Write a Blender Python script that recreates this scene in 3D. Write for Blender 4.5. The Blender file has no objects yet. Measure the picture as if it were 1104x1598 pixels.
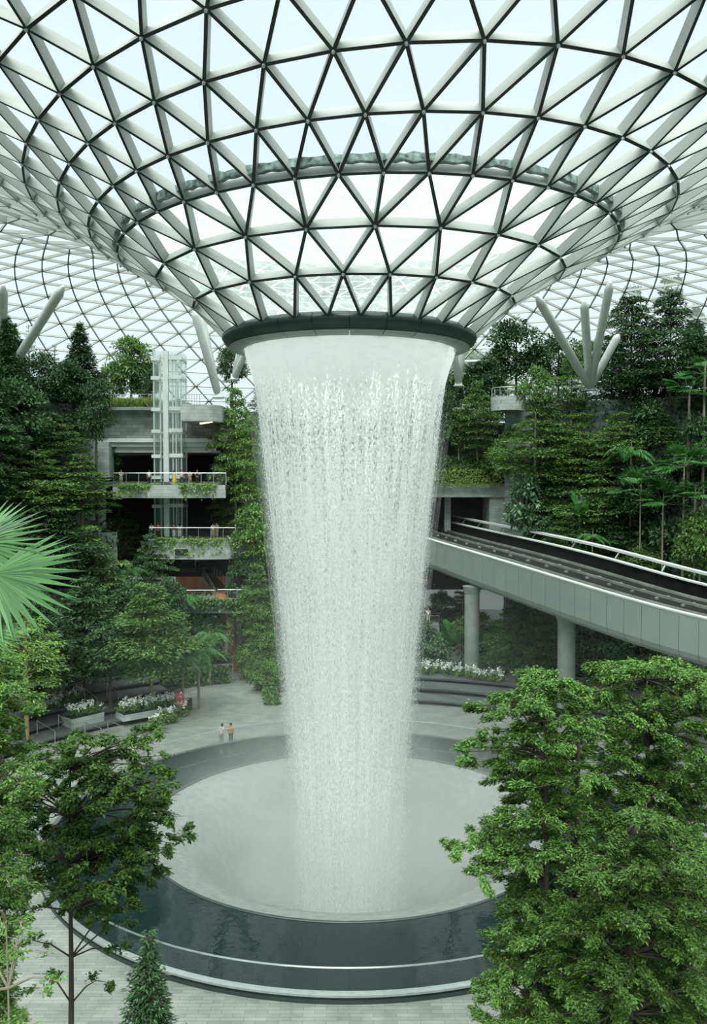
import bpy, math, random
import numpy as np
from mathutils import Vector, Matrix
PI = math.pi
R = math.radians
sc = bpy.context.scene
COL = sc.collection
rng = np.random.default_rng(7)
random.seed(7)
CAMZ = 20.6

# ------------------------------------------------------------------ helpers
F_PX, PITCH, YAW = 1325.75, R(2.2519), R(0.266)

def at(px, py, d):
    """planning helper: the world point seen at a photo pixel, d metres in front of the camera"""
    x = (px - 552) / F_PX; u = (799 - py) / F_PX
    y = math.cos(PITCH) + u * math.sin(PITCH); z = -math.sin(PITCH) + u * math.cos(PITCH)
    c, s = math.cos(YAW), math.sin(YAW)
    X, Y = c * x + s * y, -s * x + c * y
    return Vector((X / Y * d, d - 50, CAMZ + z / Y * d))

def on_z(px, py, z):
    a = at(px, py, 1.0)
    k = (z - CAMZ) / (a.z - CAMZ)
    return at(px, py, k)

class MB:
    def __init__(s): s.v = []; s.f = []; s.m = []
    def face(s, idx, m=0): s.f.append(tuple(idx)); s.m.append(m)
    def quad(s, a, b, c, d, m=0):
        n = len(s.v); s.v += [tuple(a), tuple(b), tuple(c), tuple(d)]; s.face((n, n+1, n+2, n+3), m)
    def tri(s, a, b, c, m=0):
        n = len(s.v); s.v += [tuple(a), tuple(b), tuple(c)]; s.face((n, n+1, n+2), m)
    def hexa(s, p, ms=(0,)*6):
        n = len(s.v); s.v += [tuple(q) for q in p]
        for k, q in enumerate(((0,3,2,1),(4,5,6,7),(0,1,5,4),(1,2,6,5),(2,3,7,6),(3,0,4,7))):
            s.face([n+i for i in q], ms[k])
    def box(s, c, size, rz=0.0, ms=(0,)*6):
        cx, cy, cz = c; sx, sy, sz = size[0]/2, size[1]/2, size[2]/2
        ca, sa = math.cos(rz), math.sin(rz)
        def T(x, y, z): return (cx + x*ca - y*sa, cy + x*sa + y*ca, cz + z)
        s.hexa([T(-sx,-sy,-sz),T(sx,-sy,-sz),T(sx,sy,-sz),T(-sx,sy,-sz),T(-sx,-sy,sz),T(sx,-sy,sz),T(sx,sy,sz),T(-sx,sy,sz)], ms)
    def beam(s, p, q, n0, n1, w, h, mlight=0, mdark=1):
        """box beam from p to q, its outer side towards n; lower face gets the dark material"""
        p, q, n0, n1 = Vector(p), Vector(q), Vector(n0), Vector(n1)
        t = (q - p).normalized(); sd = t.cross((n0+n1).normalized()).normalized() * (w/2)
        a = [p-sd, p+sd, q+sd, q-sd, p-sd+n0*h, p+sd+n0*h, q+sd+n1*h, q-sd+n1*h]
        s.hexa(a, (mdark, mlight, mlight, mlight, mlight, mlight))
    def bar(s, p, q, w, h=None, m=0):
        p, q = Vector(p), Vector(q); h = h or w
        t = (q-p).normalized(); up = Vector((0,0,1)) if abs(t.z) < .95 else Vector((0,1,0))
        sd = t.cross(up).normalized(); u2 = sd.cross(t).normalized()
        sd *= w/2; u2 *= h/2
        s.hexa([p-sd-u2, p+sd-u2, q+sd-u2, q-sd-u2, p-sd+u2, p+sd+u2, q+sd+u2, q-sd+u2], (m,)*6)
    def tube(s, pts, rad, n=8, m=0, cap=True):
        pts = [Vector(p) for p in pts]
        if not hasattr(rad, '__len__'): rad = [rad]*len(pts)
        base = len(s.v); prev = None
        for i, p in enumerate(pts):
            t = (pts[min(i+1, len(pts)-1)] - pts[max(i-1, 0)]).normalized()
            up = prev if prev is not None else (Vector((0,0,1)) if abs(t.z) < .9 else Vector((1,0,0)))
            a = t.cross(up); 
            if a.length < 1e-5: a = t.cross(Vector((0,1,0)))
            a.normalize(); b = a.cross(t).normalized(); prev = b
            for k in range(n):
                an = 2*PI*k/n
                s.v.append(tuple(p + (a*math.cos(an) + b*math.sin(an))*rad[i]))
        for i in range(len(pts)-1):
            for k in range(n):
                k2 = (k+1) % n
                s.face((base+i*n+k, base+i*n+k2, base+(i+1)*n+k2, base+(i+1)*n+k), m)
        if cap:
            s.face([base+k for k in range(n)][::-1], m); s.face([base+(len(pts)-1)*n+k for k in range(n)], m)
    def lathe(s, prof, n=96, a0=0.0, a1=2*PI, m=0, ms=None, c=(0,0)):
        full = abs(a1-a0-2*PI) < 1e-6; cols = n if full else n+1
        base = len(s.v); K = len(prof)
        for j in range(cols):
            a = a0 + (a1-a0)*j/n
            for r, z in prof: s.v.append((c[0]+r*math.cos(a), c[1]+r*math.sin(a), z))
        for j in range(n):
            j2 = (j+1) % cols
            for i in range(K-1):
                s.face((base+j*K+i, base+j2*K+i, base+j2*K+i+1, base+j*K+i+1), ms[i] if ms else m)
    def build(s, name, mats, parent=None, smooth=False):
        me = bpy.data.meshes.new(name); me.from_pydata(s.v, [], s.f)
        if not isinstance(mats, (list, tuple)): mats = [mats]
        for x in mats: me.materials.append(x)
        if len(mats) > 1: me.polygons.foreach_set('material_index', s.m)
        if smooth: me.polygons.foreach_set('use_smooth', [True]*len(s.f))
        me.update()
        return link(name, me, parent)

def link(name, me, parent=None):
    o = bpy.data.objects.new(name, me); COL.objects.link(o)
    if parent: o.parent = parent
    return o

def tag(o, label=None, cat=None, group=None, kind=None):
    if label: o['label'] = label
    if cat: o['category'] = cat
    if group: o['group'] = group
    if kind: o['kind'] = kind
    return o

def thing(name, label, cat, loc=(0,0,0), rz=0.0, group=None):
    o = bpy.data.objects.new(name, None); COL.objects.link(o)
    o.empty_display_size = .2
    o.location = loc; o.rotation_euler = (0, 0, rz)
    return tag(o, label, cat, group)

def structure(name, label=None):
    o = bpy.data.objects.new(name, None); COL.objects.link(o); o.empty_display_size = .2
    o['kind'] = 'structure'
    if label: o['label'] = label
    return o

# ------------------------------------------------------------------ materials
def new_mat(name):
    m = bpy.data.materials.new(name); m.use_nodes = True
    nt = m.node_tree; nt.nodes.clear()
    out = nt.nodes.new('ShaderNodeOutputMaterial')
    return m, nt, out

def N(nt, t, **kw):
    n = nt.nodes.new(t)
    for k, v in kw.items(): setattr(n, k, v)
    return n

def ramp(nt, src, stops):
    r = N(nt, 'ShaderNodeValToRGB'); e = r.color_ramp.elements
    while len(e) < len(stops): e.new(.5)
    for el, (p, c) in zip(e, stops):
        el.position = p; el.color = (*c, 1) if len(c) == 3 else c
    nt.links.new(src, r.inputs[0]); return r

def pbr(name, col, rough=.6, metal=0.0, var=.12, scale=2.0, spec=.5, bump=0.0, stretch=(1,1,1)):
    m, nt, out = new_mat(name)
    b = N(nt, 'ShaderNodeBsdfPrincipled')
    b.inputs['Roughness'].default_value = rough; b.inputs['Metallic'].default_value = metal
    b.inputs['Specular IOR Level'].default_value = spec
    tc = N(nt, 'ShaderNodeTexCoord'); mp = N(nt, 'ShaderNodeMapping'); mp.inputs['Scale'].default_value = stretch
    nt.links.new(tc.outputs['Object'], mp.inputs[0])
    nz = N(nt, 'ShaderNodeTexNoise'); nz.inputs['Scale'].default_value = scale; nz.inputs['Detail'].default_value = 5
    nt.links.new(mp.outputs[0], nz.inputs['Vector'])
    lo = tuple(c*(1-var*1.6) for c in col); hi = tuple(min(1, c*(1+var*1.6)) for c in col)
    r = ramp(nt, nz.outputs['Fac'], [(.3, lo), (.7, hi)])
    nt.links.new(r.outputs[0], b.inputs['Base Color'])
    if bump:
        bp = N(nt, 'ShaderNodeBump'); bp.inputs['Strength'].default_value = bump
        nt.links.new(nz.outputs['Fac'], bp.inputs['Height']); nt.links.new(bp.outputs[0], b.inputs['Normal'])
    nt.links.new(b.outputs[0], out.inputs[0]); return m

def leaf_mat(name, lo, hi, trans=.28, rough=.5, gloss=.025):
    m, nt, out = new_mat(name)
    g = N(nt, 'ShaderNodeNewGeometry'); oi = N(nt, 'ShaderNodeObjectInfo')
    mx = N(nt, 'ShaderNodeMath', operation='MULTIPLY'); mx.inputs[1].default_value = .7
    nt.links.new(g.outputs['Random Per Island'], mx.inputs[0])
    ad = N(nt, 'ShaderNodeMath', operation='MULTIPLY_ADD'); ad.inputs[1].default_value = .3
    nt.links.new(oi.outputs['Random'], ad.inputs[0]); nt.links.new(mx.outputs[0], ad.inputs[2])
    r = ramp(nt, ad.outputs[0], [(.0, lo), (1.0, hi)])
    d = N(nt, 'ShaderNodeBsdfDiffuse'); t = N(nt, 'ShaderNodeBsdfTranslucent'); gl = N(nt, 'ShaderNodeBsdfGlossy')
    gl.inputs['Roughness'].default_value = rough; gl.inputs['Color'].default_value = (.9,1,.95,1)
    nt.links.new(r.outputs[0], d.inputs[0]); nt.links.new(r.outputs[0], t.inputs[0])
    m1 = N(nt, 'ShaderNodeMixShader'); m1.inputs[0].default_value = trans
    nt.links.new(d.outputs[0], m1.inputs[1]); nt.links.new(t.outputs[0], m1.inputs[2])
    m2 = N(nt, 'ShaderNodeMixShader'); m2.inputs[0].default_value = gloss
    nt.links.new(m1.outputs[0], m2.inputs[1]); nt.links.new(gl.outputs[0], m2.inputs[2])
    nt.links.new(m2.outputs[0], out.inputs[0]); return m

def stone_mat(name, c1, c2, mortar, bw=1.2, bh=.4, rough=.75, axis='wall', coord='Object', bump=.3):
    """coursed stone slabs: brick pattern over the local x/z (wall) or x/y (floor) plane"""
    m, nt, out = new_mat(name)
    b = N(nt, 'ShaderNodeBsdfPrincipled'); b.inputs['Roughness'].default_value = rough
    tc = N(nt, 'ShaderNodeTexCoord'); sp = N(nt, 'ShaderNodeSeparateXYZ'); cb = N(nt, 'ShaderNodeCombineXYZ')
    nt.links.new(tc.outputs[coord], sp.inputs[0])
    if axis == 'wall':
        ad = N(nt, 'ShaderNodeMath', operation='ADD')
        nt.links.new(sp.outputs[0], ad.inputs[0]); nt.links.new(sp.outputs[1], ad.inputs[1])
        nt.links.new(ad.outputs[0], cb.inputs[0]); nt.links.new(sp.outputs[2], cb.inputs[1])
    else:
        nt.links.new(sp.outputs[0], cb.inputs[0]); nt.links.new(sp.outputs[1], cb.inputs[1])
    br = N(nt, 'ShaderNodeTexBrick'); br.inputs['Scale'].default_value = 1.0
    br.inputs['Brick Width'].default_value = bw; br.inputs['Row Height'].default_value = bh
    br.inputs['Mortar Size'].default_value = .012; br.inputs['Color1'].default_value = (*c1, 1)
    br.inputs['Color2'].default_value = (*c2, 1); br.inputs['Mortar'].default_value = (*mortar, 1); br.inputs['Bias'].default_value = 0
    nt.links.new(cb.outputs[0], br.inputs['Vector'])
    nz = N(nt, 'ShaderNodeTexNoise'); nz.inputs['Scale'].default_value = .8; nz.inputs['Detail'].default_value = 6
    nt.links.new(cb.outputs[0], nz.inputs['Vector'])
    r = ramp(nt, nz.outputs['Fac'], [(.3, (.72,.72,.72)), (.7, (1.12,1.12,1.12))])
    mu = N(nt, 'ShaderNodeMix', data_type='RGBA', blend_type='MULTIPLY'); mu.inputs[0].default_value = 1
    nt.links.new(br.outputs['Color'], mu.inputs[6]); nt.links.new(r.outputs[0], mu.inputs[7])
    nt.links.new(mu.outputs[2], b.inputs['Base Color'])
    bp = N(nt, 'ShaderNodeBump'); bp.inputs['Strength'].default_value = bump; bp.inputs['Distance'].default_value = .05
    nt.links.new(nz.outputs['Fac'], bp.inputs['Height']); nt.links.new(bp.outputs[0], b.inputs['Normal'])
    nt.links.new(b.outputs[0], out.inputs[0]); return m

def glass_mat(name, tint=(.93,.98,.98), film=.06, gloss=.06, filmcol=(.85,.93,.92), rough=.05, ripple=0.0):
    """thin architectural glass: mostly transmission, some milky film, some mirror"""
    m, nt, out = new_mat(name)
    tr = N(nt, 'ShaderNodeBsdfTransparent'); tr.inputs[0].default_value = (*tint, 1)
    tl = N(nt, 'ShaderNodeBsdfTranslucent'); tl.inputs[0].default_value = (*filmcol, 1)
    df = N(nt, 'ShaderNodeBsdfDiffuse'); df.inputs[0].default_value = (*filmcol, 1)
    gl = N(nt, 'ShaderNodeBsdfGlossy'); gl.inputs['Roughness'].default_value = rough
    a = N(nt, 'ShaderNodeMixShader'); a.inputs[0].default_value = .3
    nt.links.new(tl.outputs[0], a.inputs[1]); nt.links.new(df.outputs[0], a.inputs[2])
    b = N(nt, 'ShaderNodeMixShader')
    b.inputs[0].default_value = film
    if ripple:
        tc = N(nt, 'ShaderNodeTexCoord'); nz = N(nt, 'ShaderNodeTexNoise')
        nz.inputs['Scale'].default_value = 1.6; nz.inputs['Detail'].default_value = 6; nz.inputs['Distortion'].default_value = 1.2
        nt.links.new(tc.outputs['Object'], nz.inputs['Vector'])
        mr = N(nt, 'ShaderNodeMapRange'); mr.inputs['From Min'].default_value = .3; mr.inputs['From Max'].default_value = .7
        mr.inputs['To Min'].default_value = max(0, film-ripple); mr.inputs['To Max'].default_value = min(1, film+ripple)
        nt.links.new(nz.outputs['Fac'], mr.inputs['Value']); nt.links.new(mr.outputs[0], b.inputs[0])
    nt.links.new(tr.outputs[0], b.inputs[1]); nt.links.new(a.outputs[0], b.inputs[2])
    c = N(nt, 'ShaderNodeMixShader'); c.inputs[0].default_value = gloss
    nt.links.new(b.outputs[0], c.inputs[1]); nt.links.new(gl.outputs[0], c.inputs[2])
    nt.links.new(c.outputs[0], out.inputs[0]); return m

M = {}
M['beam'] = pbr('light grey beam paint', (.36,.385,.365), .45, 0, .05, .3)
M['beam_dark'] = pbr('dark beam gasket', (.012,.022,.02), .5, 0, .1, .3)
M['glass'] = glass_mat('roof glass', (.95,.985,.985), .10, .04)
M['glass_wet'] = glass_mat('roof glass under running water', (.93,.965,.96), .40, .03, (.84,.92,.90), .2, .15)
M['clear'] = glass_mat('clear balustrade glass', (.965,.985,.975), .004, .02)
M['lift_glass'] = glass_mat('lift shaft glass', (.95,.97,.965), .07, .05, (.75,.85,.83))
M['steel'] = pbr('painted white steel', (.55,.60,.58), .4, 0, .06, 1.0)
M['chrome'] = pbr('brushed steel', (.62,.66,.65), .28, .9, .05, 3)
M['fascia_dark'] = pbr('dark bronze fascia', (.035,.055,.05), .38, .2, .1, .6)
M['soffit'] = pbr('grey metal soffit', (.27,.30,.28), .5, .1, .06, .8)
M['plaza'] = stone_mat('pale plaza paving', (.285,.30,.275), (.21,.225,.205), (.15,.16,.15), .9, .22, .5, 'floor', bump=.4)
M['timber'] = stone_mat('warm timber decking', (.62,.27,.15), (.52,.22,.12), (.1,.05,.03), 3.0, .16, .55, 'floor')
M['wallstone'] = stone_mat('coursed grey stone', (.30,.34,.32), (.18,.21,.195), (.09,.1,.095), 1.4, .42, .8)
M['palestone'] = stone_mat('pale grey stone facing', (.46,.50,.475), (.36,.40,.375), (.22,.24,.23), 1.8, .38, .7)
M['darkstone'] = stone_mat('dark step stone', (.11,.125,.12), (.08,.095,.09), (.04,.045,.04), 1.6, .5, .7)
M['plaster'] = pbr('pale beam plaster', (.56,.60,.56), .7, 0, .06, .6)
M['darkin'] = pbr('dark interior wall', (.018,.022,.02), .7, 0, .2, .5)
M['soil'] = pbr('dark planted soil', (.012,.02,.013), .9, 0, .4, .7)
M['bark'] = pbr('pale tree bark', (.24,.215,.15), .8, 0, .25, 3.0, stretch=(1,1,.3))
M['bark_dark'] = pbr('dark tree bark', (.05,.042,.03), .85, 0, .3, 4.0, stretch=(1,1,.3))
M['bark_yellow'] = pbr('yellowish sapling bark', (.30,.22,.09), .8, 0, .2, 4.0, stretch=(1,1,.3))
M['track_dark'] = pbr('black running surface', (.010,.013,.012), .75, 0, .3, 1.0, spec=.2)
M['girder'] = pbr('grey green girder cladding', (.275,.335,.31), .5, 0, .04, .5)
M['concrete'] = pbr('concrete column', (.24,.28,.25), .7, 0, .12, .9)
M['leaf_mid'] = leaf_mat('mid green leaf', (.014,.058,.018), (.235,.42,.11))
M['leaf_light'] = leaf_mat('fresh green leaf', (.035,.12,.028), (.33,.54,.13), .35)
M['leaf_dark'] = leaf_mat('dark evergreen leaf', (.008,.034,.014), (.105,.215,.075), .2)
M['leaf_fore'] = leaf_mat('glossy small leaf', (.016,.062,.016), (.215,.40,.085), .2, .42, .03)
M['leaf_deep'] = leaf_mat('deep green small leaf', (.008,.032,.009), (.12,.225,.05), .12, .45, .015)
M['leaf_palm'] = leaf_mat('palm leaflet', (.018,.085,.02), (.11,.30,.07), .3, .42, .04)
M['leaf_blue'] = leaf_mat('broad blue green leaf', (.03,.085,.04), (.19,.34,.16), .2, .42, .05)
M['leaf_vine'] = leaf_mat('hanging vine leaf', (.04,.13,.03), (.30,.48,.12), .3)
M['leaf_yellow'] = leaf_mat('yellow green leaf', (.10,.17,.04), (.32,.42,.11), .3)
M['petal'] = pbr('white orchid petal', (.72,.75,.70), .6, 0, .05, 5)
M['petal_yellow'] = pbr('yellow blossom', (.55,.36,.03), .6, 0, .1, 5)
M['skin'] = pbr('skin', (.45,.27,.19), .55, 0, .04, 8)
M['hair'] = pbr('black hair', (.012,.010,.009), .5, 0, .2, 20, stretch=(1,1,.2))
M['eye'] = pbr('dark eye', (.02,.015,.012), .3)
M['lip'] = pbr('lips', (.35,.13,.11), .5)
for nm, c in dict(white=(.72,.74,.73), yellow=(.80,.50,.03), black=(.02,.02,.022), beige=(.50,.42,.30), red=(.50,.06,.05),
                  grey=(.25,.26,.27), navy=(.02,.035,.09), blue=(.08,.16,.35), orange=(.65,.25,.05), pink=(.6,.3,.3), pale=(.55,.57,.55)).items():
    M['cl_'+nm] = pbr(nm+' cloth', c, .8, 0, .06, 6)

# ------------------------------------------------------------------ camera, sky, sun
cam = bpy.data.cameras.new('camera'); co = bpy.data.objects.new('camera', cam); COL.objects.link(co)
cam.sensor_fit = 'VERTICAL'; cam.sensor_height = 36.0; cam.sensor_width = 36.0*1104/1598
cam.lens = F_PX/1598*36.0; cam.clip_end = 2000; cam.clip_start = .1
co.location = (0, -50, CAMZ); co.rotation_euler = (PI/2 - PITCH, 0, -YAW)
sc.camera = co

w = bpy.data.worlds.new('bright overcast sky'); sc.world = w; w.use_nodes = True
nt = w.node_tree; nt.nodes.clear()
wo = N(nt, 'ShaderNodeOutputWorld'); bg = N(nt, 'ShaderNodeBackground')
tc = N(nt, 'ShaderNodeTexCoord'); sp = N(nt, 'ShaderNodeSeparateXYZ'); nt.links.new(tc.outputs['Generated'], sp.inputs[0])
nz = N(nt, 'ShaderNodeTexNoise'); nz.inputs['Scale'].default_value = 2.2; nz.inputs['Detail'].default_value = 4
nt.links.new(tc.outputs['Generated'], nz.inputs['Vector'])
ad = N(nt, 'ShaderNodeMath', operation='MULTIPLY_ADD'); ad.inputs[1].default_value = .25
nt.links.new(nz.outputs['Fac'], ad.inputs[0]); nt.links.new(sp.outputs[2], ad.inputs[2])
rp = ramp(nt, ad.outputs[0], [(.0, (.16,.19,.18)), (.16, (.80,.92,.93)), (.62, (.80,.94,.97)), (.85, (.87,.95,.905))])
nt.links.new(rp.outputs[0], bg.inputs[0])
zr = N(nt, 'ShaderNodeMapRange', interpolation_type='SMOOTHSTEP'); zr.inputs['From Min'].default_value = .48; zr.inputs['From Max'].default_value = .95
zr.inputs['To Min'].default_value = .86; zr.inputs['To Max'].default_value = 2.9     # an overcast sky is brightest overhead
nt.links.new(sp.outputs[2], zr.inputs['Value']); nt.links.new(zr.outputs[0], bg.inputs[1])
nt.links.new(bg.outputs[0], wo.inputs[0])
sun = bpy.data.lights.new('hazy_sun', 'SUN'); sun.energy = 4.4; sun.angle = R(45); sun.color = (.97, 1, .93)
so = bpy.data.objects.new('hazy_sun', sun); COL.objects.link(so); so.rotation_euler = (R(35), R(-8), 0)

sc.view_settings.view_transform = 'Standard'; sc.view_settings.look = 'None'
sc.view_settings.gamma = 1.0; sc.view_settings.use_curve_mapping = False
sc.view_settings.exposure = 0.22
sc.cycles.transparent_max_bounces = 40
sc.cycles.max_bounces = 7; sc.cycles.diffuse_bounces = 4; sc.cycles.transmission_bounces = 4; sc.cycles.glossy_bounces = 3
sc.cycles.volume_bounces = 1
sc.cycles.use_denoising = True
sc.cycles.sample_clamp_indirect = 8

# ------------------------------------------------------------------ the glass roof (funnel and outer shell)
# hoops of the shell: mean radius, height above the eye, centre offset, tilt, ovalness
HP = [[7.36, 8.07, 0, 0, 0, 0, 0, 0],
      [9.226, 9.843, 0.213, -0.1, 0.065, 0.132, 0.004, -0.008],
      [11.518, 11.326, 0.532, -0.205, 0.169, 0.069, 0.007, -0.016],
      [13.872, 12.652, 0.831, -0.24, 0.24, -0.098, 0.008, -0.026],
      [16.054, 13.915, 1.385, -0.228, 0.427, -0.372, 0.004, -0.039],
      [18.226, 15.215, 1.848, -0.228, 0.561, -0.62, 0.001, -0.05],
      [20.44, 16.517, 2.233, -0.232, 0.659, -0.833, -0.001, -0.058],
      [22.9, 17.75, 2.5, 0, 0.57, -0.73, 0, -0.05],
      [25.8, 18.85, 2.32, 0, 0.47, -0.61, 0, -0.041],
      [29.1, 19.75, 2.14, 0, 0.38, -0.49, 0, -0.033],
      [32.8, 20.35, 1.96, 0, 0.28, -0.36, 0, -0.025],
      [36.8, 20.65, 1.79, 0, 0.19, -0.24, 0, -0.017],
      [39.88, 20.61, 1.66, 0, 0, 0, 0, 0],
      [42.96, 20.42, 1.53, 0, 0, 0, 0, 0],
      [46.03, 20.1, 1.4, 0, 0, 0, 0, 0],
      [49.08, 19.67, 1.27, 0, 0, 0, 0, 0],
      [52.11, 19.07, 1.14, 0, 0, 0, 0, 0],
      [55.11, 18.36, 1.02, 0, 0, 0, 0, 0],
      [58.08, 17.53, 0.9, 0, 0, 0, 0, 0],
      [60.97, 16.47, 0.77, 0, 0, 0, 0, 0],
      [63.82, 15.29, 0.66, 0, 0, 0, 0, 0],
      [66.62, 13.98, 0.55, 0, 0, 0, 0, 0],
      [69.28, 12.43, 0.43, 0, 0, 0, 0, 0],
      [71.85, 10.73, 0.32, 0, 0, 0, 0, 0],
      [74.27, 8.82, 0.21, 0, 0, 0, 0, 0],
      [76.45, 6.65, 0.09, 0, 0, 0, 0, 0],
      [78.5, 4.35, 0.0, 0, 0, 0, 0, 0],
      [80.21, 1.78, 0.0, 0, 0, 0, 0, 0],
      [81.59, -0.96, 0.0, 0, 0, 0, 0, 0],
      [82.8, -3.8, 0.0, 0, 0, 0, 0, 0]]
KN = {0:(-4,[216.1,232.2,247.9,261.6,274.3,286.5,298.6,311.]),
      1:(-5,[184.5,202.,219.4,237.3,253.5,268.1,281.9,296.4,310.,323.6,336.2,350.8]),
      2:(-6,[175.3,191.8,209.5,227.3,244.7,260.2,275.6,290.2,304.9,318.9,332.8,345.1,358.9]),
      3:(-11,[182.5,191.2,199.8,208.6,217.4,226.4,235.2,243.9,252.1,260.2,268.1,275.8,283.5,291.1,298.6,306.2,313.3,320.2,327.,334.,341.]),
      4:(-11,[185.5,193.5,202.,210.8,219.9,229.,238.,246.9,255.8,264.,272.2,280.1,288.1,296.,303.5,310.9,318.3,325.4,332.7,340.2,348.5]),
      5:(-9,[195.6,204.2,213.2,222.6,231.7,241.2,250.4,259.3,268.1,276.4,284.9,293.1,301.2,309.1]),
      6:(-9,[198.6,207.2,216.2,225.4,234.9,244.5,254.2])}
NT = [24,24,24]+[48]*8+[96]*(len(HP)-11)
TT = np.linspace(0, 2*np.pi, 1441)

def hoop_curve(v, t):
    r0, z0, cx, cy, zx, zy, a2, b2 = v
    rr = r0*(1+a2*np.cos(2*t)+b2*np.sin(2*t))
    return np.stack([cx+rr*np.cos(t), cy+rr*np.sin(t), CAMZ+z0+zx*np.cos(t)+zy*np.sin(t)], -1)

hoop_az = []
for i in range(len(HP)):
    n = NT[i]
    if i in KN:
        k0, az = KN[i]; full = {}
        for j, a in enumerate(az): full[(k0+j) % n] = a
        last = k0+len(az)-1; rest = n-len(az)+1
        for j in range(1, rest): full[(last+j) % n] = az[-1] + (az[0]+360-az[-1])*j/rest
        if i >= 4:   # beyond the traced nodes follow the midpoints of the hoop inside
            P = hoop_az[-1]; sh = 1 if i in (4, 6) else -1
            nx = np.roll(P, -sh); mid = (P+((nx-P+180) % 360-180)/2)
            off = {k: ((full[k]-mid[k]+180) % 360)-180 for k in [(k0+j) % n for j in range(len(az))]}
            oa, ob = off[last % n], off[k0 % n]
            for j in range(1, rest): full[(last+j) % n] = mid[(last+j) % n]+oa+(ob-oa)*j/rest
        A = np.array([full[k] % 360 for k in range(n)])
    else:
        P = hoop_az[-1]; pn = len(P)
        if n == pn:
            nx = np.roll(P, 1); A = (P - ((P-nx+180) % 360-180)/2) % 360
        else:
            nx = np.roll(P, -1); mid = (P+((nx-P+180) % 360-180)/2) % 360
            A = np.empty(n); A[0::2] = P; A[1::2] = mid
    hoop_az.append(A)
nodes = []; fine = []
for i, v in enumerate(HP):
    c = hoop_curve(v, TT); ca = np.unwrap(np.arctan2(c[:,1], c[:,0]))
    def pos(azd, c=c, ca=ca):
        a = (np.radians(azd)-ca[0]) % (2*np.pi)+ca[0]
        return np.stack([np.interp(a, ca, c[:,k]) for k in range(3)], -1)
    nodes.append(pos(hoop_az[i]))
def conn(i):
    """inner-node indices joined to each node of hoop i (i>=1)"""
    n, pn = NT[i], NT[i-1]
    if n != pn:
        return [[(k//2) % pn] if k % 2 == 0 else [(k//2) % pn, (k//2+1) % pn] for k in range(n)]
    if i in (1,): return [[(k-1) % pn, k] for k in range(n)]
    if i in (2, 4, 6): return [[k, (k+1) % pn] for k in range(n)]
    return [[(k-1) % pn, k] for k in range(n)]
norms = []
for i in range(len(HP)):
    i0, i1 = max(i-1, 0), min(i+1, len(HP)-1)
    dr, dz = HP[i1][0]-HP[i0][0], HP[i1][1]-HP[i0][1]; L = math.hypot(dr, dz)
    er = nodes[i]-np.array([HP[i][2], HP[i][3], 0]); er[:,2] = 0; er /= np.linalg.norm(er, axis=1)[:,None]
    nn = er*(-dz/L); nn[:,2] = dr/L; norms.append(nn)

ceiling = structure('ceiling', 'glass and steel gridshell roof dipping into a funnel above the waterfall')
BW, BH = .15, .50
def wsec(i): return (BW, BH) if i < 11 else (.11, .26)
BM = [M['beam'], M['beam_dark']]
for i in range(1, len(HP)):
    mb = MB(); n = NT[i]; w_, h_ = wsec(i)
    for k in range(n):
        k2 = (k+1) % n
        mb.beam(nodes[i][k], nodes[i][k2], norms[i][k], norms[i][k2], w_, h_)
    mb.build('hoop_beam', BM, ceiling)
# diagonals: chains running outward from the ring, two families
def chains():
    out = []; used = set()
    segs = {}
    for i in range(1, len(HP)):
        for k, c in enumerate(conn(i)):
            for j, q in enumerate(c):
                segs.setdefault((i-1, q), []).append((i, k, j if len(c) == 2 else 2))
    return segs
segs = chains()
chain_of = {}; chain_list = []
for i in range(1, 11):
    for k, c in enumerate(conn(i)):
        for j, q in enumerate(c):
            fam = j if len(c) == 2 else 2
            key = (i-1, q, fam)
            if key in chain_of: cid = chain_of[key]
            else: cid = len(chain_list); chain_list.append([])
            chain_list[cid].append((i-1, q, i, k))
            chain_of[(i, k, fam if fam != 2 else 0)] = cid
chain_list.sort(key=lambda c: -len(c))
stuff_mb = MB()
for ci, ch in enumerate(chain_list):
    mb = MB() if ci < 100 else stuff_mb
    for (a, q, i, k) in ch:
        w_, h_ = wsec(i)
        mb.beam(nodes[a][q], nodes[i][k], norms[a][q], norms[i][k], w_, h_)
    if ci < 100: mb.build('diagonal_beam', BM, ceiling)
for i in range(11, len(HP)):
    for k, c in enumerate(conn(i)):
        for q in c:
            w_, h_ = wsec(i)
            stuff_mb.beam(nodes[i-1][q], nodes[i][k], norms[i-1][q], norms[i][k], w_, h_)
tag(stuff_mb.build('shell_lattice', BM, ceiling), kind='stuff')
# glazing: triangles on the outer side of the beams
def glaze(i0, i1, name, mat):
    mb = MB()
    for i in range(i0, i1):
        P0 = nodes[i-1]+norms[i-1]*wsec(i-1)[1]; P1 = nodes[i]+norms[i]*wsec(i)[1]
        cn = conn(i); n, pn = NT[i], NT[i-1]
        for k, c in enumerate(cn):
            if len(c) == 2: mb.tri(P0[c[0]], P0[c[1]], P1[k])
            k2 = (k+1) % n; common = set(c) & set(cn[k2])
            if common: mb.tri(P1[k], P0[common.pop()], P1[k2])
    return mb.build(name, mat, ceiling)
glaze(1, 4, 'wet_glazing', M['glass_wet'])
glaze(4, len(HP), 'glazing', M['glass'])
# node buttons (bright pins under each joint of the funnel)
mb = MB()
for i in range(1, 9):
    for p, n_ in zip(nodes[i], norms[i]):
        p = Vector(p); n_ = Vector(n_); mb.tube([p-n_*.10, p+n_*.02], .07, 6)
mb.build('joint_pins', M['steel'], ceiling)
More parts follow.
